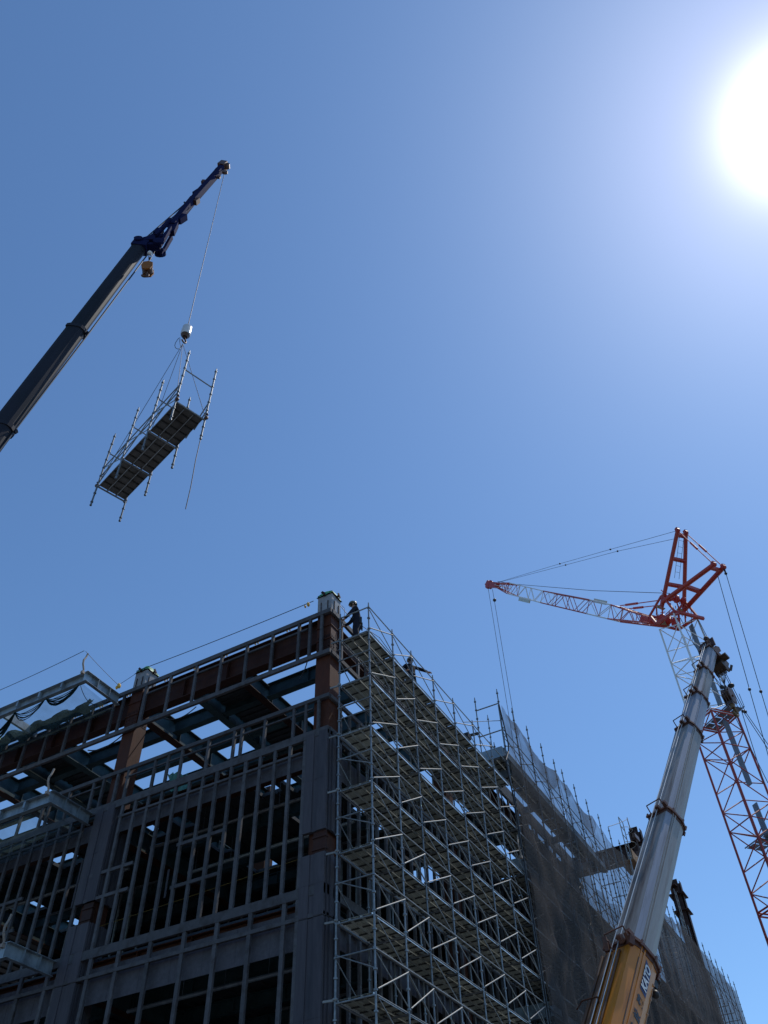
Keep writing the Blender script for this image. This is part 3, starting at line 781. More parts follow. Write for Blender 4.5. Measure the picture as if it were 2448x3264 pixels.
# slings
HK = BALL-V((0, 0, .95))
for (i, s_, lab) in ((0, 0, 'sling wire to the lower left end of the hanging scaffold section'), (0, 1, 'sling wire to the lower right end of the hanging scaffold section'), (3, 0, 'pale sling wire to the inner upper end of the hanging scaffold section'), (3, 1, 'sling wire to the outer right post of the hanging scaffold section')):
    wire('sling_wire', [HK, LO+LP(i, s_, DH+.1)], .010, lab, WIRE, 'sling', 'sling wires above the hanging scaffold section', seg=2)
tl = LO+LP(3, 1, .1)
wire('tag_line', [tl, tl+V((-.01, .0, -1.2)), tl+V((.03, 0, -2.4)), tl+V((.02, .0, -3.35))], .014, 'dark tag line dangling from the right end of the hanging scaffold section', BLACK, 'rope', seg=3)
B_ = thing('hook_ball', 'white cylindrical overhaul weight with hook above the hanging scaffold section', 'crane hook', BALL)
b = MB()
prof = [(.04, .42), (.13, .38), (.19, .26), (.2, .0), (.2, -.22), (.17, -.30)]
for i in range(len(prof)-1): b.tube((0, 0, prof[i][1]), (0, 0, prof[i+1][1]), prof[i][0], 14, 0, prof[i+1][0], cap=False)
b.build('weight', BALLW, B_)
b = MB(); b.tube((0, 0, -.30), (0, 0, -.45), .18, 12, 0, .10); b.tube((0, 0, -.45), (0, 0, -.56), .05, 8)
hk = [V((0, 0, -.55))+V((.12*math.sin(t), 0, -.13+.13*math.cos(t))) for t in [i*.45 for i in range(10)]]
b.path(hk, .035, 8); b.build('hook', HOOKD, B_)
b = MB(); lp = [V((0, 0, -.85))+V((.10*math.sin(t)*(1+.4*math.sin(t*.5)), .05*math.sin(t*2), -.38+.38*math.cos(t))) for t in [i*.5 for i in range(13)]]
b.path(lp, .012, 5); tag(b.build('lifting_strap', HOSE, None), 'looped black lifting strap under the white overhaul weight', 'strap').location = BALL+V((-.12, .1, .2))
wire('hoist_rope', [TIP, BALL+V((0, 0, .4))], .016, 'hoist rope from the blue jib tip to the white overhaul weight', WIRE, 'rope', seg=2)

# crane 1 in its own luffing plane
HD = V((-8.87, 5.41, 38.36)); u1 = V((TIP.x-HD.x, TIP.y-HD.y, 0)).normalized(); n1 = V((u1.y, -u1.x, 0))
R1 = lambda x, y: on_plane(x*.565, 450+y*.565, HD, n1)
CR1 = thing('mobile_crane', 'dark telescopic crane boom with blue fly jib holding up the scaffold section', 'crane', (-11.5, 9.5, 0))
def cp(mb, nm, mt, par=CR1):
    ob = mb.build(nm, mt, par); ob.data.transform(Matrix.Translation(-V(par.location))); return ob
def orient(ob, u, a, c):
    """turn a part's local axes to run along its own length"""
    M = Matrix((a, c, u)).transposed(); Mi = M.inverted()
    ob.data.transform(Mi.to_4x4()); ob.rotation_euler = M.to_euler(); return ob
def Upoly(w, h):
    """boom section: flat top, round belly; a = side, b = up"""
    pts = [(-w/2, h*.32), (-w*.44, h*.5), (w*.44, h*.5), (w/2, h*.32)]
    for i in range(7):
        t = math.pi*i/6; pts.append((w/2*math.cos(t), -h*.12-.38*h*math.sin(t)))
    return pts
def boomsec(mb, p0, p1, w, h, n, mi=0):
    p0 = V(p0); p1 = V(p1); d = (p1-p0).normalized(); up = n.cross(d).normalized()
    if up.z < 0: up = -up
    A = d.cross(up); mb.prism(Upoly(w, h)[::-1], p0, p1, A, up, mi=mi); return d, A, up
head = R1(790, 605); c1_ = R1(438, 1068); c2_ = R1(22, 1618); low = c2_+(c2_-c1_).normalized()*27
axis = (head-low).normalized()
b = MB(); boomsec(b, c1_-axis*.8, head, .50, .58, n1); cp(b, 'boom_section', BOOM1)
b = MB(); boomsec(b, c2_-axis*.8, c1_, .56, .65, n1); cp(b, 'boom_section', BOOM1)
b = MB(); boomsec(b, low, c2_, .62, .72, n1); cp(b, 'boom_section', BOOM1)
for c, w_ in ((c1_, .62), (c2_, .68)):
    b = MB(); boomsec(b, c-axis*.16, c+axis*.02, w_, w_*1.2, n1)
    up = n1.cross(axis); up = up if up.z > 0 else -up
    for sg in (-1, 1): b.bar(c+up*sg*w_*.62-axis*.1, c+up*sg*w_*.72-axis*.12, .12, .12)
    cp(b, 'boom_collar', BOOM1)
# boom head
b = MB()
up = n1.cross(axis); up = up if up.z > 0 else -up
b.prism([(-.28, .34), (.28, .34), (.28, -.34), (-.28, -.34)], head-axis*.15, head+axis*.35, axis.cross(up), up)
b.bar(R1(775, 590), R1(890, 553), .5, .22); b.bar(R1(830, 600), R1(905, 606), .45, .2)
b.bar(R1(880, 560), R1(926, 545), .35, .18); b.bar(R1(815, 580), R1(880, 575), .55, .3)
for s_ in (-.3, .3):
    b.tube(R1(900, 600)+n1*s_-n1*.06, R1(900, 600)+n1*s_+n1*.06, .26, 12); b.tube(R1(785, 585)+n1*s_-n1*.05, R1(785, 585)+n1*s_+n1*.05, .2, 12)
b.path([R1(757, 600), R1(770, 575), R1(795, 570)], .02, 5); b.path([R1(858, 545), R1(860, 525), R1(882, 522), R1(890, 535)], .02, 5)
b.path([R1(840, 620), R1(880, 618), R1(915, 612)], .03, 6); b.sphere(R1(915, 612), .08, 5)
cp(b, 'boom_head', BLUE)
# fly jib
b = MB()
for s_ in (-.22, .22):
    o = n1*s_
    b.bar(R1(882, 560)+o, R1(962, 468)+o, .12, .20, n1); b.bar(R1(905, 615)+o, R1(935, 568)+o, .12, .2, n1); b.bar(R1(932, 572)+o, R1(965, 515)+o, .12, .22, n1)
b.bar(R1(962, 520), R1(985, 470), .36, .26, n1); b.bar(R1(955, 475), R1(985, 455), .36, .26, n1)
b.bar(R1(970, 480), R1(1090, 330), .26, .36, n1); b.bar(R1(1002, 450), R1(1040, 425), .34, .3, n1)
b.bar(R1(885, 525), R1(905, 500), .34, .2, n1)
cp(b, 'fly_jib', BLUE)
b = MB(); b.bar(R1(1085, 338), R1(1262, 138), .26, .34, n1); b.bar(R1(1100, 300), R1(1130, 280), .3, .2, n1); cp(b, 'fly_jib_extension', BLUE)
for (p_, q_, w_, h_) in (((1100, 348), (1120, 332), .16, .26), ((1150, 235), (1158, 224), .30, .14), ((1229, 208), (1237, 200), .2, .1)):
    b = MB(); b.bar(R1(*p_), R1(*q_), w_, h_, n1); cp(b, 'jib_bracket', COLLAR)
b = MB(); tp = R1(1268, 132)
b.bar(R1(1245, 150), tp, .36, .46, n1); b.tube(R1(1272, 140)-n1*.12, R1(1272, 140)+n1*.12, .24, 12)
b.tube(R1(1269, 176)-n1*.07, R1(1269, 176)+n1*.07, .15, 10); b.path([R1(1272, 145)-n1*.1, R1(1269, 176)], .02, 5)
cp(b, 'jib_head', HOOKD)
# pendant lines of the crane 1
b = MB()
b.path([R1(800, 565), R1(1047, 350), R1(1158, 232), R1(1220, 152)], .03, 6); b.path([R1(812, 562), R1(1070, 350), R1(1180, 232), R1(1232, 170)], .022, 6)
b.path([R1(1040, 345), R1(1052, 356)], .05, 6); b.path([R1(968, 470), R1(1080, 372)], .02, 5)
cp(b, 'pendant_line', BLACK)
b = MB()
b.path([R1(755, 605), R1(385, 1062), R1(0, 1535)], .02, 5); b.path([R1(832, 640), R1(490, 1098), R1(66, 1655), R1(-40, 1790)], .032, 6); b.path([R1(376, 1068), R1(-20, 1560)], .012, 5)
cp(b, 'hoist_rope', BLACK)
# yellow main hook under boom head
HB = R1(832, 722)
H1 = thing('hook_block', 'small yellow hook block hanging under the blue crane boom head', 'crane hook', HB)
dvw = (R1(815, 765)-R1(848, 660)).normalized(); dvw = V((0, 0, -1))
b = MB(); 
for s_, mi in ((-.2, 0), (.17, 0)):
    c = n1*s_
    pts = [(.0, .40), (.2, .30), (.25, 0), (.18, -.28), (0, -.34), (-.18, -.28), (-.25, 0), (-.2, .3)]
    b.prism(pts, c-n1*.03, c+n1*.03, u1, V((0, 0, 1)), mi=mi)
b.tube(-n1*.13, n1*.1, .24, 14, 1)
b.build('sheave_block', [HOOKY, HOOKD], H1)
b = MB(); b.tube((0, 0, -.26), (0, 0, -.44), .07, 8)
b.path([V((0, 0, -.42))+u1*(.13*math.sin(t))+V((0, 0, -.14+.14*math.cos(t))) for t in [i*.45 for i in range(11)]], .05, 8); b.build('hook', HOOKD, H1)
for k, (a, c) in enumerate(((R1(838, 640), HB+V((0, 0, .3))-n1*.1), (R1(885, 600), HB+V((0, 0, .25))+n1*.15), (R1(850, 632), HB+V((0, 0, .3))))):
    wire('hoist_rope', [a, c], .014, ['rope at the yellow hook block, leftmost of three', 'rope at the yellow hook block, rightmost of three', 'rope at the yellow hook block carrying a dark shackle, middle of three'][k], WIRE, 'rope', 'ropes at the small yellow hook block', seg=2)
b = MB(); b.sphere((0, 0, 0), .12, 7); tag(b.build('limit_weight', BALLW, None), 'pale limit switch weight just under the blue boom head', 'weight').location = R1(846, 632)
b = MB(); b.sphere((0, 0, 0), .07, 6); tag(b.build('limit_weight', COLLAR, None), 'small red limit weight on the ropes above the yellow hook block', 'weight').location = R1(846, 662)

# ================================================================== CRANE 2: big telescopic boom
K = 1.4
A2 = CAM+(V((-3.6, -7.56, 5.94))-CAM)*K; B2 = CAM+(V((3.74, -10.53, 16.93))-CAM)*K
u2 = (B2-A2).normalized(); v2 = u2.cross(V((0, 0, 1))).normalized(); up2 = v2.cross(u2).normalized()   # v2: side facing the camera? up2: back of boom
if v2.dot(CAM-A2) < 0: v2 = -v2
def s2(x, y):  # distance along boom axis for a sight line
    r = ray(x, y); nn = V((-u2.y, u2.x, 0)).normalized(); t = (A2-CAM).dot(nn)/r.dot(nn); return (CAM+r*t-A2).dot(u2)
CR2 = thing('mobile_crane', 'large telescopic crane with orange base section and worn silver boom sections', 'crane', (A2.x-u2.x*8, A2.y-u2.y*8, 0))
ks = {'c0': 1.34*K, 'c1': 5.27*K, 'c2': 8.99*K, 'c3': 10.71*K, 'c4': 12.28*K, 'top': 13.75*K}
def sec2(w, h):
    """(side toward camera +, up): box flanks, chamfered belly"""
    return [(w*.5, h*.30), (w*.42, h*.5), (-w*.42, h*.5), (-w*.5, h*.30), (-w*.5, -h*.12), (-w*.40, -h*.34), (-w*.22, -h*.47), (0, -h*.5), (w*.22, -h*.47), (w*.40, -h*.34), (w*.5, -h*.12)]
secs = [(-9.0, ks['c0'], .67, .76, ORANGE), (ks['c0'], ks['c1'], .555, .635, SILV), (ks['c1'], ks['c2'], .49, .57, SILV), (ks['c2'], ks['c3'], .435, .515, SILVB), (ks['c3'], ks['c4'], .39, .465, SILV), (ks['c4'], ks['top'], .345, .415, SILVB)]
for i, (s0, s1, w_, h_, mt) in enumerate(secs):
    b = MB(); w_ *= K; h_ *= K; pl = sec2(w_, h_)
    mis = [1, 0, 1, 1, 1, 1, 1, 1, 1, 0, 0] if i else None
    b.prism(pl, A2+u2*(s0-.3 if i else s0), A2+u2*s1, v2, up2, mis=mis)
    # long ridges / slide strips on the flank
    for (yy, hh) in ((.16, .05), (.26, .025)):
        b.bar(A2+u2*(s0+.05)+v2*w_*.508+up2*h_*yy, A2+u2*(s1-.05)+v2*w_*.508+up2*h_*yy, hh, .02, v2)
    o = cp(b, 'base_section' if i == 0 else 'boom_section', [mt, SILVB if i else mt], CR2)
    c = A2-V(CR2.location); o.data.transform(Matrix.Translation(-c)); o.location += c; a_ = up2.cross(u2); orient(o, u2, a_, up2) if a_.cross(up2).dot(u2) > 0 else orient(o, u2, -a_, up2)
def collar2(s, w_, h_, big=False):
    b = MB(); w_ *= K; h_ *= K
    p1 = sec2(w_*1.13, h_*1.12)
    b.prism(p1, A2+u2*(s-.05), A2+u2*(s+.03), v2, up2)
    b.prism(sec2(w_*1.03, h_*1.03), A2+u2*(s-.16), A2+u2*(s-.052), v2, up2)
    rnd = random.Random(int(s*10))
    for (x, y) in p1:
        if rnd.random() < .8:
            p = A2+u2*s+v2*x+up2*y; b.bar(p-u2*.10, p+u2*.07, .035, .05)
    # hose/rope guide hoop on top edge
    c = A2+u2*s+up2*h_*.56
    b.path([c-v2*w_*.3, c-v2*w_*.3+up2*.22+u2*.1, c+v2*w_*.35+up2*.24+u2*.1, c+v2*w_*.35], .018, 5)
    b.bar(c+v2*w_*.45, c+v2*w_*.45+up2*.16, .1, .1); b.bar(c+v2*w_*.1, c+v2*w_*.1+up2*.13, .12, .1)
    if big:
        for q in (.2, .42): b.bar(c+v2*w_*q-u2*.14, c+v2*w_*q+up2*.16-u2*.05, .09, .14)
        b.bar(c+v2*w_*.5-u2*.32, c+v2*w_*.52+up2*.05-u2*.12, .10, .14); b.bar(c-v2*w_*.3-u2*.2, c-v2*w_*.3+up2*.2+u2*.05, .08, .1); b.path([c-v2*w_*.1-u2*.3, c-v2*w_*.15+up2*.15-u2*.1, c-v2*w_*.4+up2*.1+u2*.1], .02, 5)
    return cp(b, 'boom_collar', COLLAR, CR2)
collar2(ks['c0'], .67, .76, True); collar2(ks['c1'], .555, .635); collar2(ks['c2'], .49, .57); collar2(ks['c3'], .435, .515); collar2(ks['c4'], .39, .465)
# base section fittings
w_ = .67*K; h_ = .76*K
rp = lambda s, x, y: A2+u2*s+v2*x+up2*y
b = MB(); b.path([rp(-9+.3*q, w_*(.415+.006*(q % 2)), -h_*.325) for q in range(int((ks['c0']+8.7)/.3))], .010, 5)
s = -8.8
while s < ks['c0']-.4: b.bar(rp(s, w_*.415, -h_*.32), rp(s+.05, w_*.415, -h_*.32), .05, .03, v2); s += .42
cp(b, 'clip_line', mat('pale_orange_line', (.45, .22, .10), .5, 0, .1, 5), CR2)
b = MB(); b.tube(rp(-9, w_*.05, -h_*.535), rp(ks['c0']-.35, w_*.05, -h_*.535), .028, 8); cp(b, 'guide_tube', WHITE, CR2)
b = MB()
for (x, y, r) in ((-.46, .53, .045), (-.34, .53, .03), (-.24, .54, .05), (-.1, .52, .025), (.10, .53, .035)): b.tube(rp(-9, w_*x, h_*y), rp(ks['c0']-.3, w_*x, h_*y), r, 8)
b.bar(rp(-9, w_*.505, h_*.27), rp(ks['c0']-.4, w_*.505, h_*.27), .05, .02, v2)
cp(b, 'hydraulic_pipe', mat('dark_orange_pipe', (.12, .05, .018), .5, 0, .25, 4, (.03, .022, .015), .4, 2), CR2)
b = MB(); b.sphere(rp(ks['c0']+.05, w_*.1, -h_*.66), .07, 6); b.sphere(rp(ks['c0']-.35, w_*.1, -h_*.66), .10, 6); b.bar(rp(ks['c0']-.1, w_*.1, -h_*.5), rp(ks['c0']-.1, w_*.1, -h_*.66), .05, .2)
cp(b, 'sensor', HOSE, CR2)
b = MB(); b.path([rp(-.0, -w_*.1, h_*.52), rp(.12, -w_*.1, h_*.62), rp(.12, -w_*.55, h_*.66), rp(.0, -w_*.75, h_*.60)], .016, 6); cp(b, 'grab_bar', RUST, CR2)
# ropes along the boom
b = MB()
pl = sec2(1, 1)
def along(s, q, up=.56):
    for (s0, s1, w1, h1, _) in secs:
        if s0-.01 <= s <= s1+.01: return rp(s, w1*K*q, h1*K*up)
    return rp(s, secs[-1][2]*K*q, secs[-1][3]*K*up)
for q in (-.12, .08):
    b.path([along(s_, q, .6) for s_ in (-8.9, ks['c0']-.1)]+[rp(ks['top']+.2, secs[-1][2]*K*q, secs[-1][3]*K*.62)], .014, 5)
cp(b, 'hoist_rope', mat('bright_steel_wire', (.5, .5, .48), .35, .5, .1, 5), CR2)
# boom head
b = MB(); st = ks['top']; w_ = .345*K; h_ = .415*K
b.prism([(w_*.55, h_*.6), (-w_*.55, h_*.6), (-w_*.55, -h_*.55), (w_*.55, -h_*.55)], rp(st-.12, 0, 0), rp(st+.12, 0, 0), v2, up2)
for s_ in (-.5, .5):
    b.prism([(0, -.2), (.2, .1), (.3, .5), (.15, .7), (-.05, .4)], rp(st, w_*s_-.02, 0), rp(st, w_*s_+.02, 0), -up2*1.0, u2*.8)
    b.bar(rp(st, w_*s_, h_*.3), rp(st+.55, w_*s_*.6, h_*.55), .05, .35, v2)
for q in (-.2, 0, .2):
    c = rp(st+.35, w_*q, h_*.45); b.tube(c-v2*.03, c+v2*.03, .15, 12)
b.path([rp(st+.1, w_*.5, h_*.6), rp(st+.25, w_*.5, h_*.9), rp(st+.45, w_*.5, h_*.6)], .02, 5)
b.sphere(rp(st+.75, 0, h_*.62), .12, 6)
cp(b, 'boom_head', COLLAR, CR2)
b = MB(); c = rp(st-.15, 0, -h_*1.05)
b.prism([(-.27, .2), (.27, .2), (.27, -.2), (-.27, -.2)], c-u2*.30, c+u2*.25, v2, up2)
for q in (-.3, -.1, .1, .3): b.tube(rp(st-.35, q*.8, -h_*1.35)-v2*.025, rp(st-.35, q*.8, -h_*1.35)+v2*.025, .17, 12)
b.bar(rp(st-.05, -.25, -h_*.5), rp(st-.05, -.25, -h_*1.0), .1, .5, v2); b.bar(rp(st-.05, .25, -h_*.5), rp(st-.05, .25, -h_*1.0), .1, .5, v2)
for q in range(5): b.bar(rp(st+.05-.1*q, .28, -h_*1.5), rp(st+.05-.1*q, .33, -h_*1.65), .04, .05)
cp(b, 'sheave_head', mat('rusty_sheave_head', (.07, .04, .022), .5, .2, .35, 7, (.05, .03, .02), .4, 3), CR2)
# hook block of crane 2
nn2 = V((-u2.y, u2.x, 0)).normalized(); 
def C2P(x, y, off=0): return on_plane(x, y, A2, nn2)
HB2 = C2P(2324, 2224)
SH = .72
H2 = thing('hook_block', 'large brown hook block hanging beside the head of the silver boom', 'crane hook', HB2)
ax = V((u2.x, u2.y, 0)).normalized(); zz = V((0, 0, 1))
b = MB()
for q, mi in ((-.22, 0), (-.07, 0), (.08, 0), (.23, 0)):
    b.prism([(-.05, .55), (.2, .5), (.3, .1), (.2, -.45), (-.2, -.45), (-.3, .1), (-.2, .5)], nn2*q-nn2*.02, nn2*q+nn2*.02, ax, zz, mi=mi)
b.tube(-nn2*.3, nn2*.3, .06, 8)
for q in (-.15, 0, .15): b.tube(nn2*q-nn2*.045+zz*.12, nn2*q+nn2*.045+zz*.12, .26, 14)
b.build('sheave_block', HOOKD, H2)
b = MB(); b.tube((0, 0, -.42), (0, 0, -.68), .13, 8); b.path([zz*-.68+ax*(.22*math.sin(t)+.03)+zz*(-.24+.24*math.cos(t)) for t in [i*.4 for i in range(12)]], .085, 8); b.build('hook', mat('ochre_hook', (.22, .13, .05), .45, .2, .2, 5), H2)
for o in H2.children: o.scale = (SH, SH, SH)
sh = rp(st-.6, 0, -h_*1.35)
for k, q in enumerate((-.22, -.13, -.04, .04, .13, .22)):
    wire('hoist_rope', [sh+v2*q, HB2+V((0, 0, .33))+nn2*q*.6], .013, 'rope of the parallel bundle above the large brown hook block', WIRE, 'rope', 'rope bundle above the large brown hook block', seg=2)
b = MB(); b.sphere((0, 0, 0), .12, 6, 0, 1.2, 1.2, .7); tag(b.build('limit_weight', HOSE, None), 'black limit weight on the ropes above the large brown hook block', 'weight').location = C2P(2330, 2186)
b = MB(); b.sphere((0, 0, 0), .09, 6); tag(b.build('limit_weight', HOSE, None), 'small black limit weight left of the large brown hook block', 'weight').location = C2P(2301, 2190)
wire('hoist_rope', [rp(st-.6, -.1, -h_*1.1), C2P(2301, 2190), C2P(2303, 2205)], .012, 'short rope with a small weight beside the silver boom tip', WIRE, 'rope', seg=2)

# ---- lettering on the base section
def text_mesh(body, size, shear=0.0, ext=.004):
    cu = bpy.data.curves.new('t', 'FONT'); cu.body = body; cu.size = size; cu.align_x = 'CENTER'; cu.align_y = 'CENTER'; cu.extrude = ext; cu.shear = shear; cu.offset = .012*size/.4
    ob = bpy.data.objects.new('t', cu); COL.objects.link(ob)
    bpy.context.view_layer.update()
    me = bpy.data.meshes.new_from_object(ob.evaluated_get(bpy.context.evaluated_depsgraph_get()))
    bpy.data.objects.remove(ob); return me
w_ = .67*K; h_ = .76*K
P10 = V((0, 0, 0))
# face between (w*.5,-h*.12) and (w*.40,-h*.34): facet that carries the maker's plate
fa = v2*w_*.5+up2*h_*.16; fb = v2*w_*.5-up2*h_*.115
cx = (fa+fb)/2; tdir = u2; sdir = (fa-fb).normalized(); nrm = tdir.cross(sdir).normalized()
if nrm.dot(v2) < 0: nrm = -nrm
def place_text(me, s, mt, name, off, sd=0.0, lift=.02):
    for mm in (mt,): me.materials.clear(); me.materials.append(mm)
    # text x -> along boom, y -> upward across the facet
    X = tdir; Z = nrm; Y = Z.cross(X)
    ob = bpy.data.objects.new(name, me); COL.objects.link(ob); ob.parent = CR2
    o = A2+u2*s+cx+nrm*lift+Y*sd-CR2.location
    ob.matrix_local = Matrix(((X.x, Y.x, Z.x, o.x), (X.y, Y.y, Z.y, o.y), (X.z, Y.z, Z.z, o.z), (0, 0, 0, 1))); return ob
PL = {'s': ks['c0']-.78, 'len': .86, 'h': .21}
b = MB(); X = tdir; Z = nrm; Y = Z.cross(X); c = A2+u2*PL['s']+cx+nrm*.008
cx = cx-up2*h_*.045; c = c-up2*h_*.045; L2 = PL['len']/2; hh = PL['h']/2; shx = .11
b.add([c-X*(L2+shx*.0)-Y*hh, c+X*(L2-shx)-Y*hh, c+X*(L2+shx)+Y*hh, c-X*(L2-shx)+Y*hh], [(0, 1, 2, 3)])
cp(b, 'name_plate', BLUEPL, CR2)
place_text(text_mesh('KATO', .25, .4), PL['s']+.02, LETW, 'lettering', 0)
ke = ['建', '設', '機']
for k, chx in enumerate(ke):
    me = text_mesh(chx, .23, .5, .002)
    place_text(me, PL['s']-.68-k*.40, LETB, 'lettering', 0, 0, .006)

# ================================================================== CRANE 3: lattice luffing crane
az = math.radians(50); d3 = V((math.cos(az), math.sin(az), 0)); n3 = V((d3.y, -d3.x, 0)); z3 = V((0, 0, 1))
O3 = V((26.43, -8.42, 35.0))
S4 = .5714
def P4(x, y): return on_plane(1500+x*S4, 1650+y*S4, O3, n3)
def P5(x, y, off=0): return on_plane(1850+x*.3605, 2000+y*.3605, O3+n3*off, n3)
def in3(p): q = V(p)-O3; return q.dot(d3), q.z
CR3 = thing('lattice_crane', 'red and white lattice boom crane with luffing jib and twin red masts', 'crane', (O3.x, O3.y, 0))
def lattice(mb, p0, p1, a0, a1, b0, b1, nseg, rc, rb, side, zig=0, cross=False):
    """four chord lattice between two points; a = in-plane depth, b = width along n3"""
    p0 = V(p0); p1 = V(p1); d = (p1-p0).normalized(); A = d.cross(n3).normalized(); B = n3
    def C(t, i, j): return p0.lerp(p1, t)+A*(a0+(a1-a0)*t)/2*i+B*(b0+(b1-b0)*t)/2*j
    cs = [(-1, -1), (1, -1), (1, 1), (-1, 1)]
    for (i, j) in cs: mb.tube(C(0, i, j), C(1, i, j), rc, 7)
    for k in range(nseg):
        t0 = k/nseg; t1 = (k+1)/nseg; tm = (t0+t1)/2
        for q in range(4):
            c, e = cs[q], cs[(q+1) % 4]
            if (k+q) % 2: c, e = e, c
            mb.tube(C(t0, *c), C(tm if cross else t1, *e), rb, 5)
            if cross: mb.tube(C(tm, *e), C(t1, *c), rb, 5)
        if k % 2 == 0:
            for q in range(4): mb.tube(C(t0, *cs[q]), C(t0, *cs[(q+1) % 4]), rb, 5)
    return C
top3 = O3+V((0, 0, .6)); jz = 28.4
b = MB(); lattice(b, O3+z3*(jz-35), top3-z3*.1, 1.75, 1.6, 1.75, 1.75, 4, .055, .03, 1, cross=True); cp(b, 'boom_section', WHITE, CR3)
b = MB(); lattice(b, V((O3.x, O3.y, 17.9)), V((O3.x, O3.y, jz)), 1.75, 1.75, 1.75, 1.75, 5, .06, .032, 1, cross=True); cp(b, 'boom_section', RED, CR3)
b = MB(); lattice(b, V((O3.x, O3.y, 2.2)), V((O3.x, O3.y, 17.9)), 1.75, 1.75, 1.75, 1.75, 7, .065, .035, 1, cross=True); cp(b, 'boom_section', RED, CR3)
for z in (17.9, 28.35):
    b = MB()
    for t in (0, .16):
        for q in range(4):
            cs = [(-1, -1), (1, -1), (1, 1), (-1, 1)]; c, e = cs[q], cs[(q+1) % 4]
            b.tube(O3+d3*.875*c[0]+n3*.875*c[1]+z3*(z+t-35), O3+d3*.875*e[0]+n3*.875*e[1]+z3*(z+t-35), .042, 6)
    cp(b, 'joint_frame', RED, CR3)
# catwalk strip and platforms
b = MB()
b.bar(P5(975, -20, .45), P5(1240, 690, .45), .06, .34, d3)
b.bar(P5(1275, 815, .45), P5(1500, 1395, .45), .06, .34, d3)
b.bar(P5(1540, 1560, .45), P5(1760, 2120, .45), .06, .34, d3)
cp(b, 'catwalk', PLATF, CR3)
gratm = mat('blue_grey_grating', (.16, .21, .27), .5, .2, .1, 5)
for zz_ in (jz+.25, 21.5):
    b = MB()
    for q in range(4):
        for r in range(2): b.bar(O3+z3*(zz_-35)+d3*(-1.3+.62*q)+n3*(.35+.5*r), O3+z3*(zz_-35)+d3*(-1.3+.62*q+.54)+n3*(.35+.5*r), .44, .02)
    b.bar(O3+z3*(zz_-34.95)+d3*-1.4+n3*1.1, O3+z3*(zz_-34.95)+d3*1.2+n3*1.1, .05, .05); b.bar(O3+z3*(zz_-34.95)+d3*-1.4+n3*.1, O3+z3*(zz_-34.95)+d3*1.2+n3*.1, .05, .05)
    for q in range(5): b.tube(O3+z3*(zz_-35)+d3*(-1.4+.6*q)+n3*1.1, O3+z3*(zz_-34.1)+d3*(-1.4+.6*q)+n3*1.1, .02, 5)
    cp(b, 'platform', gratm, CR3)
# boom head (red)
b = MB()
bh = top3
def P(s_, z, off=0): return V((O3.x, O3.y, 0))+d3*s_+n3*off+z3*z
for off in (-.85, .85):
    b.bar(P(-.9, 35.6, off), P(1.0, 36.1, off), .12, .16); b.bar(P(-.9, 35.6, off), P(-.4, 37.3, off), .1, .13); b.bar(P(1.25, 37.0, off), P(-.3, 37.4, off), .1, .12)
    b.bar(P(1.25, 37.0, off), P(.9, 36.0, off), .12, .16); b.tube(P(.3, 35.8, off), P(-.3, 37.4, off), .05, 6); b.tube(P(.8, 36.0, off), P(.4, 37.2, off), .05, 6)
for (s_, z) in ((-.9, 35.6), (1.0, 36.1), (1.25, 37.0), (-.35, 37.35)): b.bar(P(s_, z, -.9), P(s_, z, .9), .13, .13)
b.bar(P(-1.25, 35.2, -.9), P(-1.25, 35.2, .9), .16, .18); b.bar(P(-1.3, 35.2, .8), P(-.8, 35.6, .8), .12, .16); b.bar(P(-1.3, 35.2, -.8), P(-.8, 35.6, -.8), .12, .16)
rnd = random.Random(5)
for k in range(30):
    s_ = rnd.uniform(-.8, 1.0); z = rnd.uniform(35.7, 37.2); o = rnd.uniform(-.8, .8)
    b.tube(P(s_, z, o), P(s_+rnd.uniform(-.5, .5), z+rnd.uniform(-.6, .6), o+rnd.uniform(-.5, .5)), .03, 5)
for s_ in (-.5, 0, .5): b.tube(P(.7, 36.4, s_-.05), P(.7, 36.4, s_+.05), .32, 12); b.tube(P(-.6, 37.1, s_-.05), P(-.6, 37.1, s_+.05), .26, 12)
cp(b, 'boom_head', RED, CR3)
b = MB(); b.bar(P(.95, 36.3, -.6), P(.95, 36.3, .2), .06, .35); b.bar(P(.3, 37.0, -.9), P(.4, 37.0, -.3), .2, .04); b.bar(P(-.1, 36.8, .3), P(.0, 36.8, .85), .2, .04)
cp(b, 'grating', mat('pale_green_grating', (.35, .40, .25), .5, .1, .1, 5), CR3)
# luffing jib
J0 = P4(1060, 600-20); JT = P4(108, 374)
def jp(x, yt, yb): return P4(x, (yt+yb)/2), (P4(x, yt)-P4(x, yb)).length
j_a, wa = jp(1045, 562, 608); j_b, wb = jp(810, 490, 578); j_c, wc = jp(690, 462, 548); j_d, wd = jp(430, 413, 486); j_e, we = jp(240, 368, 434); j_f, wf = jp(150, 366, 390)
hw = 1.05
b = MB(); lattice(b, j_a, j_b, .35, wb*.86, 1.5, hw, 3, .055, .028, 1, cross=True)
b.bar(j_a.lerp(j_b, .10), j_a.lerp(j_b, .34), .5, .42, n3); b.bar(P4(1000, 563), P4(835, 498), .08, .06, n3)
cp(b, 'jib_foot', RED, CR3)
b = MB(); lattice(b, j_b, j_c, wb*.86, wc*.86, hw, hw, 1, .05, .026, 1, cross=True); cp(b, 'jib_section', WHITE, CR3)
b = MB(); lattice(b, j_c, j_d, wc*.86, wd*.84, hw, hw, 3, .05, .028, 1, cross=True); cp(b, 'jib_section', RED, CR3)
b = MB(); lattice(b, j_d, j_e, wd*.84, we*.84, hw, hw, 3, .045, .024, 1, cross=True); cp(b, 'jib_section', WHITE, CR3)
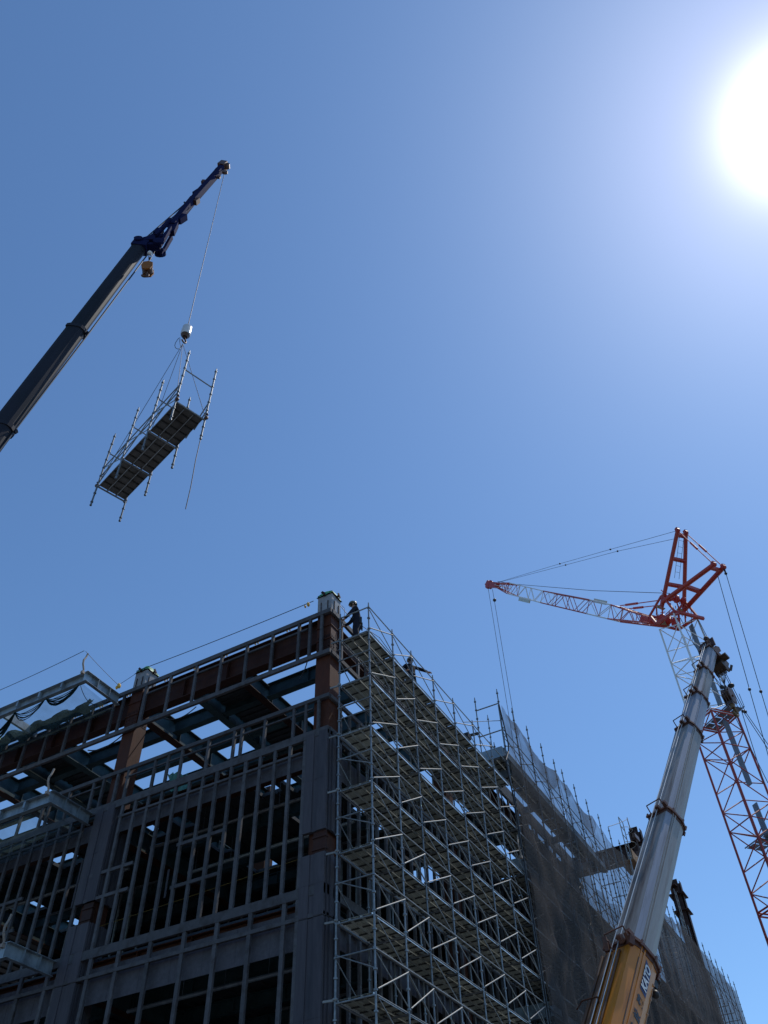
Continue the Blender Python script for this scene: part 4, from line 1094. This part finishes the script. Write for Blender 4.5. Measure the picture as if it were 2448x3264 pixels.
b = MB(); lattice(b, j_e, j_f, we*.84, .35, hw, .5, 3, .045, .026, 1, cross=True)
b.bar(j_f, JT, .55, .45, n3)
for (x, y) in ((112, 350), (85, 372), (95, 395), (118, 390)): b.bar(P4(108, 374), P4(x, y), .14, .22, n3)
for s_ in (-.2, .2): b.tube(P4(104, 374)+n3*(s_-.04), P4(104, 374)+n3*(s_+.04), .42, 12)
cp(b, 'jib_tip', RED, CR3)
b = MB(); m0 = j_e.lerp(j_f, .15); m1 = j_e.lerp(j_f, .45); b.bar(m0-n3*.3, m1-n3*.3, .04, .7, n3); cp(b, 'warning_panel', mat('orange_tarp', (.5, .2, .03), .7, 0, .15, 5), CR3)
b = MB(); m0 = j_e.lerp(j_f, .5); m1 = j_e.lerp(j_f, .85); b.bar(m0-n3*.3, m1-n3*.3, .04, .55, n3); b.bar(P4(690, 462), P4(757, 476), .3, .1, n3); b.bar(P4(272, 452), P4(330, 465), .4, .12, n3); cp(b, 'name_board', mat('pale_grey_board', (.5, .54, .5), .5, 0, .1, 5), CR3)
# twin masts
def mast(f0, f1, t0, t1, cross_at, w_=.26):
    b = MB(); b.tube(f0, t0, w_*.5, 10); b.tube(f1, t1, w_*.5, 10)
    for (q, r) in cross_at: b.bar(f0.lerp(t0, q), f1.lerp(t1, q), r, r)
    for t in (t0, t1): b.bar(t-z3*.1, t+z3*.2, .2, .24, n3); b.tube(t-n3*.09, t+n3*.09, .15, 10)
    return b
def off(p, o): return on_plane(*(lambda q: (q[0], q[1]))(pix(p)), O3+n3*o, n3)
def pix(p):
    d = V(p)-CAM; z = d.dot(Fv); return (PW/2+FPX*d.dot(Rv)/z, PH/2-FPX*d.dot(Uv)/z)
def Q(x, y, o): return on_plane(1500+x*S4, 1650+y*S4, O3+n3*o, n3)
aL, aR = Q(1155, 72, -.42), Q(1201, 85, .42); afL, afR = Q(1066, 500, -.85), Q(1190, 520, .85)
cp(mast(afL, afR, aL, aR, ((.95, .22), (.63, .2), (.3, .2))), 'mast', RED, CR3)
bL, bR = Q(1357, 262, -.42), Q(1411, 277, .42); bfL, bfR = Q(1068, 474, -.85), Q(1188, 520, .85)
cp(mast(bfL, bfR, bL, bR, ((.93, .2), (.45, .24)), .3), 'mast', RED, CR3)
ladder('ladder', Q(1150, 340, 0), Q(1178, 100, 0), .34, n3, '', .014, .42, False, WIRE, None).parent = None
lad = [o for o in COL.objects if o.name.startswith('ladder')][-1]
lad.parent = CR3; lad.location = lad.location-CR3.location
for k_ in ('label', 'category', 'group'):
    if k_ in lad: del lad[k_]
b = MB()
for (p_, q_) in ((aL, bL), (aR, bR)):
    b.tube(p_, q_, .03, 6); b.tube(p_.lerp(q_, .38), p_.lerp(q_, .56), .07, 8)
cp(b, 'mast_tie', RED, CR3)
b = MB()
for o, (x0, y0, x1, y1) in ((-.5, (835, 491, 1055, 461)), (.5, (885, 508, 1060, 488))):
    p_ = Q(x0, y0, o); q_ = Q(x1, y1, o); b.tube(p_, q_, .035, 6); b.tube(p_.lerp(q_, .15), p_.lerp(q_, .45), .085, 8)
cp(b, 'backstop', RED, CR3)
def c3wire(pts, r, nm='pendant_line', sag=0):
    b = MB(); b.path(pts, r, 5); 
    return cp(b, nm, BLACK, CR3)
c3wire([aL, Q(780, 177, -.3), Q(498, 257, -.2), JT], .015); c3wire([aR-z3*.3, Q(820, 187, .3), Q(530, 264, .2), JT], .015)
b = MB()
for (x, y, o) in ((780, 177, -.3), (498, 257, -.2), (820, 187, .3), (530, 264, .2)): b.sphere(Q(x, y, o), .075, 5)
cp(b, 'wire_socket', BLACK, CR3)
c3wire([P4(150, 355), P4(235, 370), P4(680, 407), P4(1110, 422)], .022, 'hoist_rope')
# back pendants from mast tips down and out of frame
for o, pts in ((-.42, ((1378, 320), (1555, 955), (1659, 1322), (1760, 1690))), (.42, ((1424, 310), (1619, 968), (1690, 1205), (1800, 1580)))):
    c3wire([Q(x, y, o) for x, y in pts], .02)
b = MB()
for (x, y, o) in ((1424, 312, .42), (1556, 958, -.42), (1619, 970, .42), (1520, 1080, .3), (1533, 1083, -.3)): b.sphere(Q(x, y, o), .09, 5)
b.bar(Q(1412, 280, .42), Q(1424, 312, .42), .06, .1)
cp(b, 'wire_socket', BLACK, CR3)
for o, pts in ((-.5, ((1265, 568), (1335, 715), (1420, 880), (1520, 1080), (1659, 1290))), (.5, ((1272, 572), (1345, 715), (1430, 880), (1533, 1083), (1662, 1270))), (.2, ((1230, 520), (1240, 690), (1330, 850), (1512, 1080), (1640, 1488))), (-.2, ((1170, 560), (1235, 690), (1330, 830), (1480, 1120), (1659, 1480)))):
    c3wire([Q(x, y, o) for x, y in pts], .02)
for k, (x0, x1) in enumerate(((99, 208), (122, 226))):
    a = P4(x0, 400) ; c = V((a.x, a.y, 6.0)); 
    wire('load_rope', [a, V((a.x, a.y, 25.0))], .022, ['load rope hanging from the lattice jib tip, left of the pair', 'load rope hanging from the lattice jib tip, right of the pair with a weight'][k], BLACK, 'rope', 'load ropes below the lattice jib tip', seg=2)
a = P4(124, 402); 
b = MB(); b.sphere((0, 0, 0), .17, 7); tag(b.build('limit_weight', BLACK, None), 'small black weight on the right-hand rope below the lattice jib tip', 'weight').location = (a.x, a.y, P4(129, 467).z)

# ================================================================== PEOPLE
def person(name, label, joints, edges, loc, rz, extras):
    me = bpy.data.meshes.new('person'); names = list(joints)
    me.from_pydata([joints[k][0] for k in names], [(names.index(a), names.index(b_)) for a, b_ in edges], [])
    ob = bpy.data.objects.new('tmp', me); COL.objects.link(ob)
    sk = ob.modifiers.new('skin', 'SKIN'); sk.use_smooth_shade = True
    for i, k in enumerate(names):
        r = joints[k][1]; me.skin_vertices[0].data[i].radius = (r if isinstance(r, tuple) else (r, r))
    me.skin_vertices[0].data[names.index('pelvis')].use_root = True
    ss = ob.modifiers.new('sub', 'SUBSURF'); ss.levels = 2; ss.render_levels = 2
    bpy.context.view_layer.update()
    m2 = bpy.data.meshes.new_from_object(ob.evaluated_get(bpy.context.evaluated_depsgraph_get()))
    bpy.data.objects.remove(ob)
    m2.materials.clear(); m2.materials.append(CLOTH); m2.materials.append(SKIN)
    hc = V(joints['head'][0]); hands = [V(joints[k][0]) for k in ('lhand', 'rhand')]; nk = V(joints['neck'][0])
    for p in m2.polygons:
        c = p.center; p.use_smooth = True
        if (c-hc).length < .165 or any((c-h).length < .07 for h in hands): p.material_index = 1
    root = bpy.data.objects.new(name, m2); COL.objects.link(root); root.location = loc; root.rotation_euler.z = rz
    tag(root, label, 'person')
    for nm, mb, mt in extras: mb.build(nm, mt, root)
    return root
E_ = [('pelvis', 'waist'), ('waist', 'chest'), ('chest', 'neck'), ('neck', 'head'), ('chest', 'lsh'), ('lsh', 'lel'), ('lel', 'lwr'), ('lwr', 'lhand'), ('chest', 'rsh'), ('rsh', 'rel'), ('rel', 'rwr'), ('rwr', 'rhand'),
      ('pelvis', 'lhip'), ('lhip', 'lkn'), ('lkn', 'lan'), ('lan', 'ltoe'), ('pelvis', 'rhip'), ('rhip', 'rkn'), ('rkn', 'ran'), ('ran', 'rtoe')]
def helmet(c, fwd):
    b = MB(); c = V(c)
    P_ = [[c+V((.118*math.sin(th)*math.cos(a), .138*math.sin(th)*math.sin(a), .115*math.cos(th))) for a in [2*math.pi*j/16 for j in range(17)]] for th in [math.pi*.56*i/6 for i in range(7)]]
    b.grid(P_)
    P_ = [[c+V((.116*r*math.cos(a), .136*r*math.sin(a)+(r-1)*.9*max(0, math.sin(a))*.13, -.025-.012*(r > 1))) for a in [2*math.pi*j/16 for j in range(17)]] for r in (1.0, 1.06)]
    b.grid(P_); return b
def face(c):
    b = MB(); c = V(c)   # nose, ears, eyes, mouth; looks along +Y
    b.bar(c+V((0, .085, .015)), c+V((0, .118, -.025)), .03, .03); b.bar(c+V((-.03, .098, -.055)), c+V((.03, .098, -.055)), .012, .012)
    for s_ in (-1, 1): b.sphere(c+V((s_*.098, -.005, -.01)), .028, 5, 0, .5, 1, 1.3); 
    return b
def hand(p, fwd, curl, side):
    """four fingers of unequal length and a thumb"""
    b = MB(); p = V(p); f = V(fwd).normalized(); s_ = V(side).normalized(); dn = f.cross(s_).normalized()*curl
    b.bar(p-f*.03, p+f*.05, .075, .03, dn)
    for k, L in enumerate((.062, .072, .068, .052)):
        q = p+f*.045+s_*(-.030+.02*k); m_ = q+f*L*.55+dn*.004; e = m_+(f*.5+dn).normalized()*L*.55
        b.tube(q, m_, .009, 6); b.tube(m_, e, .008, 6)
    q = p-s_*.035-f*.005; b.tube(q, q-s_*.02+f*.035, .011, 6); b.tube(q-s_*.02+f*.035, q-s_*.008+f*.06+dn*.01, .009, 6)
    return b
# worker 1: leaning forward over the rail, facing +Y in own frame
J1 = dict(pelvis=((0, -.03, .86), (.18, .16)), waist=((0, -.01, 1.02), (.175, .15)), chest=((0, .01, 1.26), (.205, .17)), neck=((0, .06, 1.45), .07), head=((0, .11, 1.57), (.09, .10)),
          lsh=((-.19, .03, 1.33), .075), lel=((-.24, .20, 1.04), .062), lwr=((-.22, .36, .84), .045), lhand=((-.21, .41, .79), .03),
          rsh=((.19, .03, 1.33), .075), rel=((.24, .20, 1.04), .062), rwr=((.20, .38, .88), .045), rhand=((.19, .43, .84), .03),
          lhip=((-.10, -.02, .80), .13), lkn=((-.13, .04, .45), .11), lan=((-.14, -.02, .12), .09), ltoe=((-.14, .14, .04), .042),
          rhip=((.10, -.02, .80), .13), rkn=((.13, .02, .45), .11), ran=((.15, -.08, .12), .09), rtoe=((.16, .08, .04), .042))
bt = MB(); bt.tube((0, -.01, .93), (0, -.01, .985), .168, 14); 
for (x, y) in ((.17, -.08), (.13, -.15), (-.15, -.12)): bt.box((x-.04, y-.05, .70), (x+.04, y+.03, .93))
bt.bar((.17, -.14, .93), (.16, -.18, .66), .04, .03)
hr = MB(); hr.sphere((0, .18, 1.51), .108, 8, 0, .95, 1, 1)
person('person', 'worker in dark navy overalls and pale helmet bending over beside the corner column', J1, E_, (.42, -.38, D0+.0), math.radians(32),
       [('helmet', helmet((0, .11, 1.63), 0), HELM), ('face', face((0, .11, 1.57)), SKIN), ('tool_belt', bt, BELT), ('hand', hand((-.21, .42, .78), (0, .7, -.7), 1, (1, 0, 0)), SKIN), ('hand', hand((.19, .44, .83), (0, .7, -.7), 1, (-1, 0, 0)), SKIN)]).scale = (1.07, 1.07, 1.07)
# worker 2: upright, left arm reaching out along the scaffold
J2 = dict(pelvis=((0, 0, .86), (.18, .14)), waist=((0, 0, 1.03), (.17, .14)), chest=((0, .01, 1.25), (.21, .16)), neck=((0, .02, 1.41), .055), head=((0, .03, 1.54), (.085, .10)),
          rsh=((.19, .01, 1.34), .062), rel=((.42, .08, 1.28), .068), rwr=((.64, .14, 1.22), .048), rhand=((.70, .16, 1.20), .03),
          lsh=((-.19, .0, 1.32), .062), lel=((-.33, -.02, 1.12), .068), lwr=((-.30, .14, .93), .036), lhand=((-.29, .19, .90), .03),
          lhip=((-.10, 0, .80), .12), lkn=((-.12, .03, .45), .10), lan=((-.12, -.02, .09), .052), ltoe=((-.13, .13, .04), .04),
          rhip=((.10, 0, .80), .12), rkn=((.13, .04, .45), .10), ran=((.16, 0, .09), .052), rtoe=((.19, .14, .04), .04))
bt = MB(); bt.tube((0, 0, .93), (0, 0, .985), .163, 14)
for (x, y) in ((.17, -.04), (-.16, -.08)): bt.box((x-.04, y-.05, .74), (x+.04, y+.03, .93))
J2 = {k: ((-v[0][0], v[0][1], v[0][2]), v[1]) for k, v in J2.items()}
person('person', 'worker in dark overalls on the top deck with one arm stretched to the rail', J2, E_, (3.98, -.55, D0+.0), math.radians(150),
       [('helmet', helmet((0, .03, 1.60), 0), HELM), ('face', face((0, .03, 1.54)), SKIN), ('tool_belt', bt, BELT), ('hand', hand((-.71, .165, 1.20), (-1, .2, 0), 1, (0, 1, 0)), SKIN), ('hand', hand((.29, .2, .9), (0, 1, -.5), 1, (-1, 0, 0)), SKIN)])

# ================================================================== LIGHT
SUN = ray(2550, 378)
elev = math.asin(SUN.z); rot = math.atan2(SUN.x, SUN.y)
w = bpy.data.worlds.new('World'); sc.world = w; w.use_nodes = True
nt = w.node_tree; N = nt.nodes; L = nt.links; bg = N['Background']
sky = N.new('ShaderNodeTexSky'); sky.sky_type = 'NISHITA'; sky.sun_disc = False; sky.sun_elevation = elev; sky.sun_rotation = rot
sky.air_density = 1.0; sky.dust_density = .36; sky.ozone_density = 3.0; sky.altitude = 0
tint = N.new('ShaderNodeMix'); tint.data_type = 'RGBA'; tint.blend_type = 'MULTIPLY'; tint.inputs['Factor'].default_value = 1
tint.inputs['B'].default_value = (.80, 1.03, 1.19, 1); L.new(sky.outputs[0], tint.inputs['A'])
# camera glare round the sun's direction, painted into the sky as two soft glows
geo = N.new('ShaderNodeTexCoord'); dot = N.new('ShaderNodeVectorMath'); dot.operation = 'DOT_PRODUCT'
L.new(geo.outputs['Generated'], dot.inputs[0]); dot.inputs[1].default_value = SUN
ac = N.new('ShaderNodeMath'); ac.operation = 'ARCCOSINE'; ac.use_clamp = False; L.new(dot.outputs['Value'], ac.inputs[0])
def gauss(width, p, amp, colr, prev):
    a = N.new('ShaderNodeMath'); a.operation = 'DIVIDE'; L.new(ac.outputs[0], a.inputs[0]); a.inputs[1].default_value = math.radians(width)
    b_ = N.new('ShaderNodeMath'); b_.operation = 'POWER'; L.new(a.outputs[0], b_.inputs[0]); b_.inputs[1].default_value = p
    c = N.new('ShaderNodeMath'); c.operation = 'MULTIPLY'; L.new(b_.outputs[0], c.inputs[0]); c.inputs[1].default_value = -1
    e = N.new('ShaderNodeMath'); e.operation = 'EXPONENT'; L.new(c.outputs[0], e.inputs[0])
    m_ = N.new('ShaderNodeMix'); m_.data_type = 'RGBA'; m_.blend_type = 'ADD'; m_.clamp_factor = False
    s_ = N.new('ShaderNodeMath'); s_.operation = 'MULTIPLY'; L.new(e.outputs[0], s_.inputs[0]); s_.inputs[1].default_value = amp
    L.new(s_.outputs[0], m_.inputs['Factor']); L.new(prev, m_.inputs['A']); m_.inputs['B'].default_value = (*colr, 1); return m_.outputs['Result']
o_ = gauss(3.4, 2.3, 13.0, (1, .95, 1), tint.outputs['Result'])
o_ = gauss(7.0, 1.1, 2.3, (1, .52, .80), o_)
L.new(o_, bg.inputs[0]); bg.inputs[1].default_value = .127
sl = bpy.data.lights.new('sun', 'SUN'); sl.energy = 2.6; sl.angle = math.radians(.5); sl.color = (1, .95, .87)
so = bpy.data.objects.new('sun', sl); COL.objects.link(so); so.rotation_euler = SUN.to_track_quat('Z', 'Y').to_euler()
sc.view_settings.view_transform = 'Standard'; sc.view_settings.look = 'None'; sc.view_settings.exposure = 0; sc.view_settings.gamma = 1
sc.render.engine = 'CYCLES'
sc.cycles.max_bounces = 6; sc.cycles.transparent_max_bounces = 12
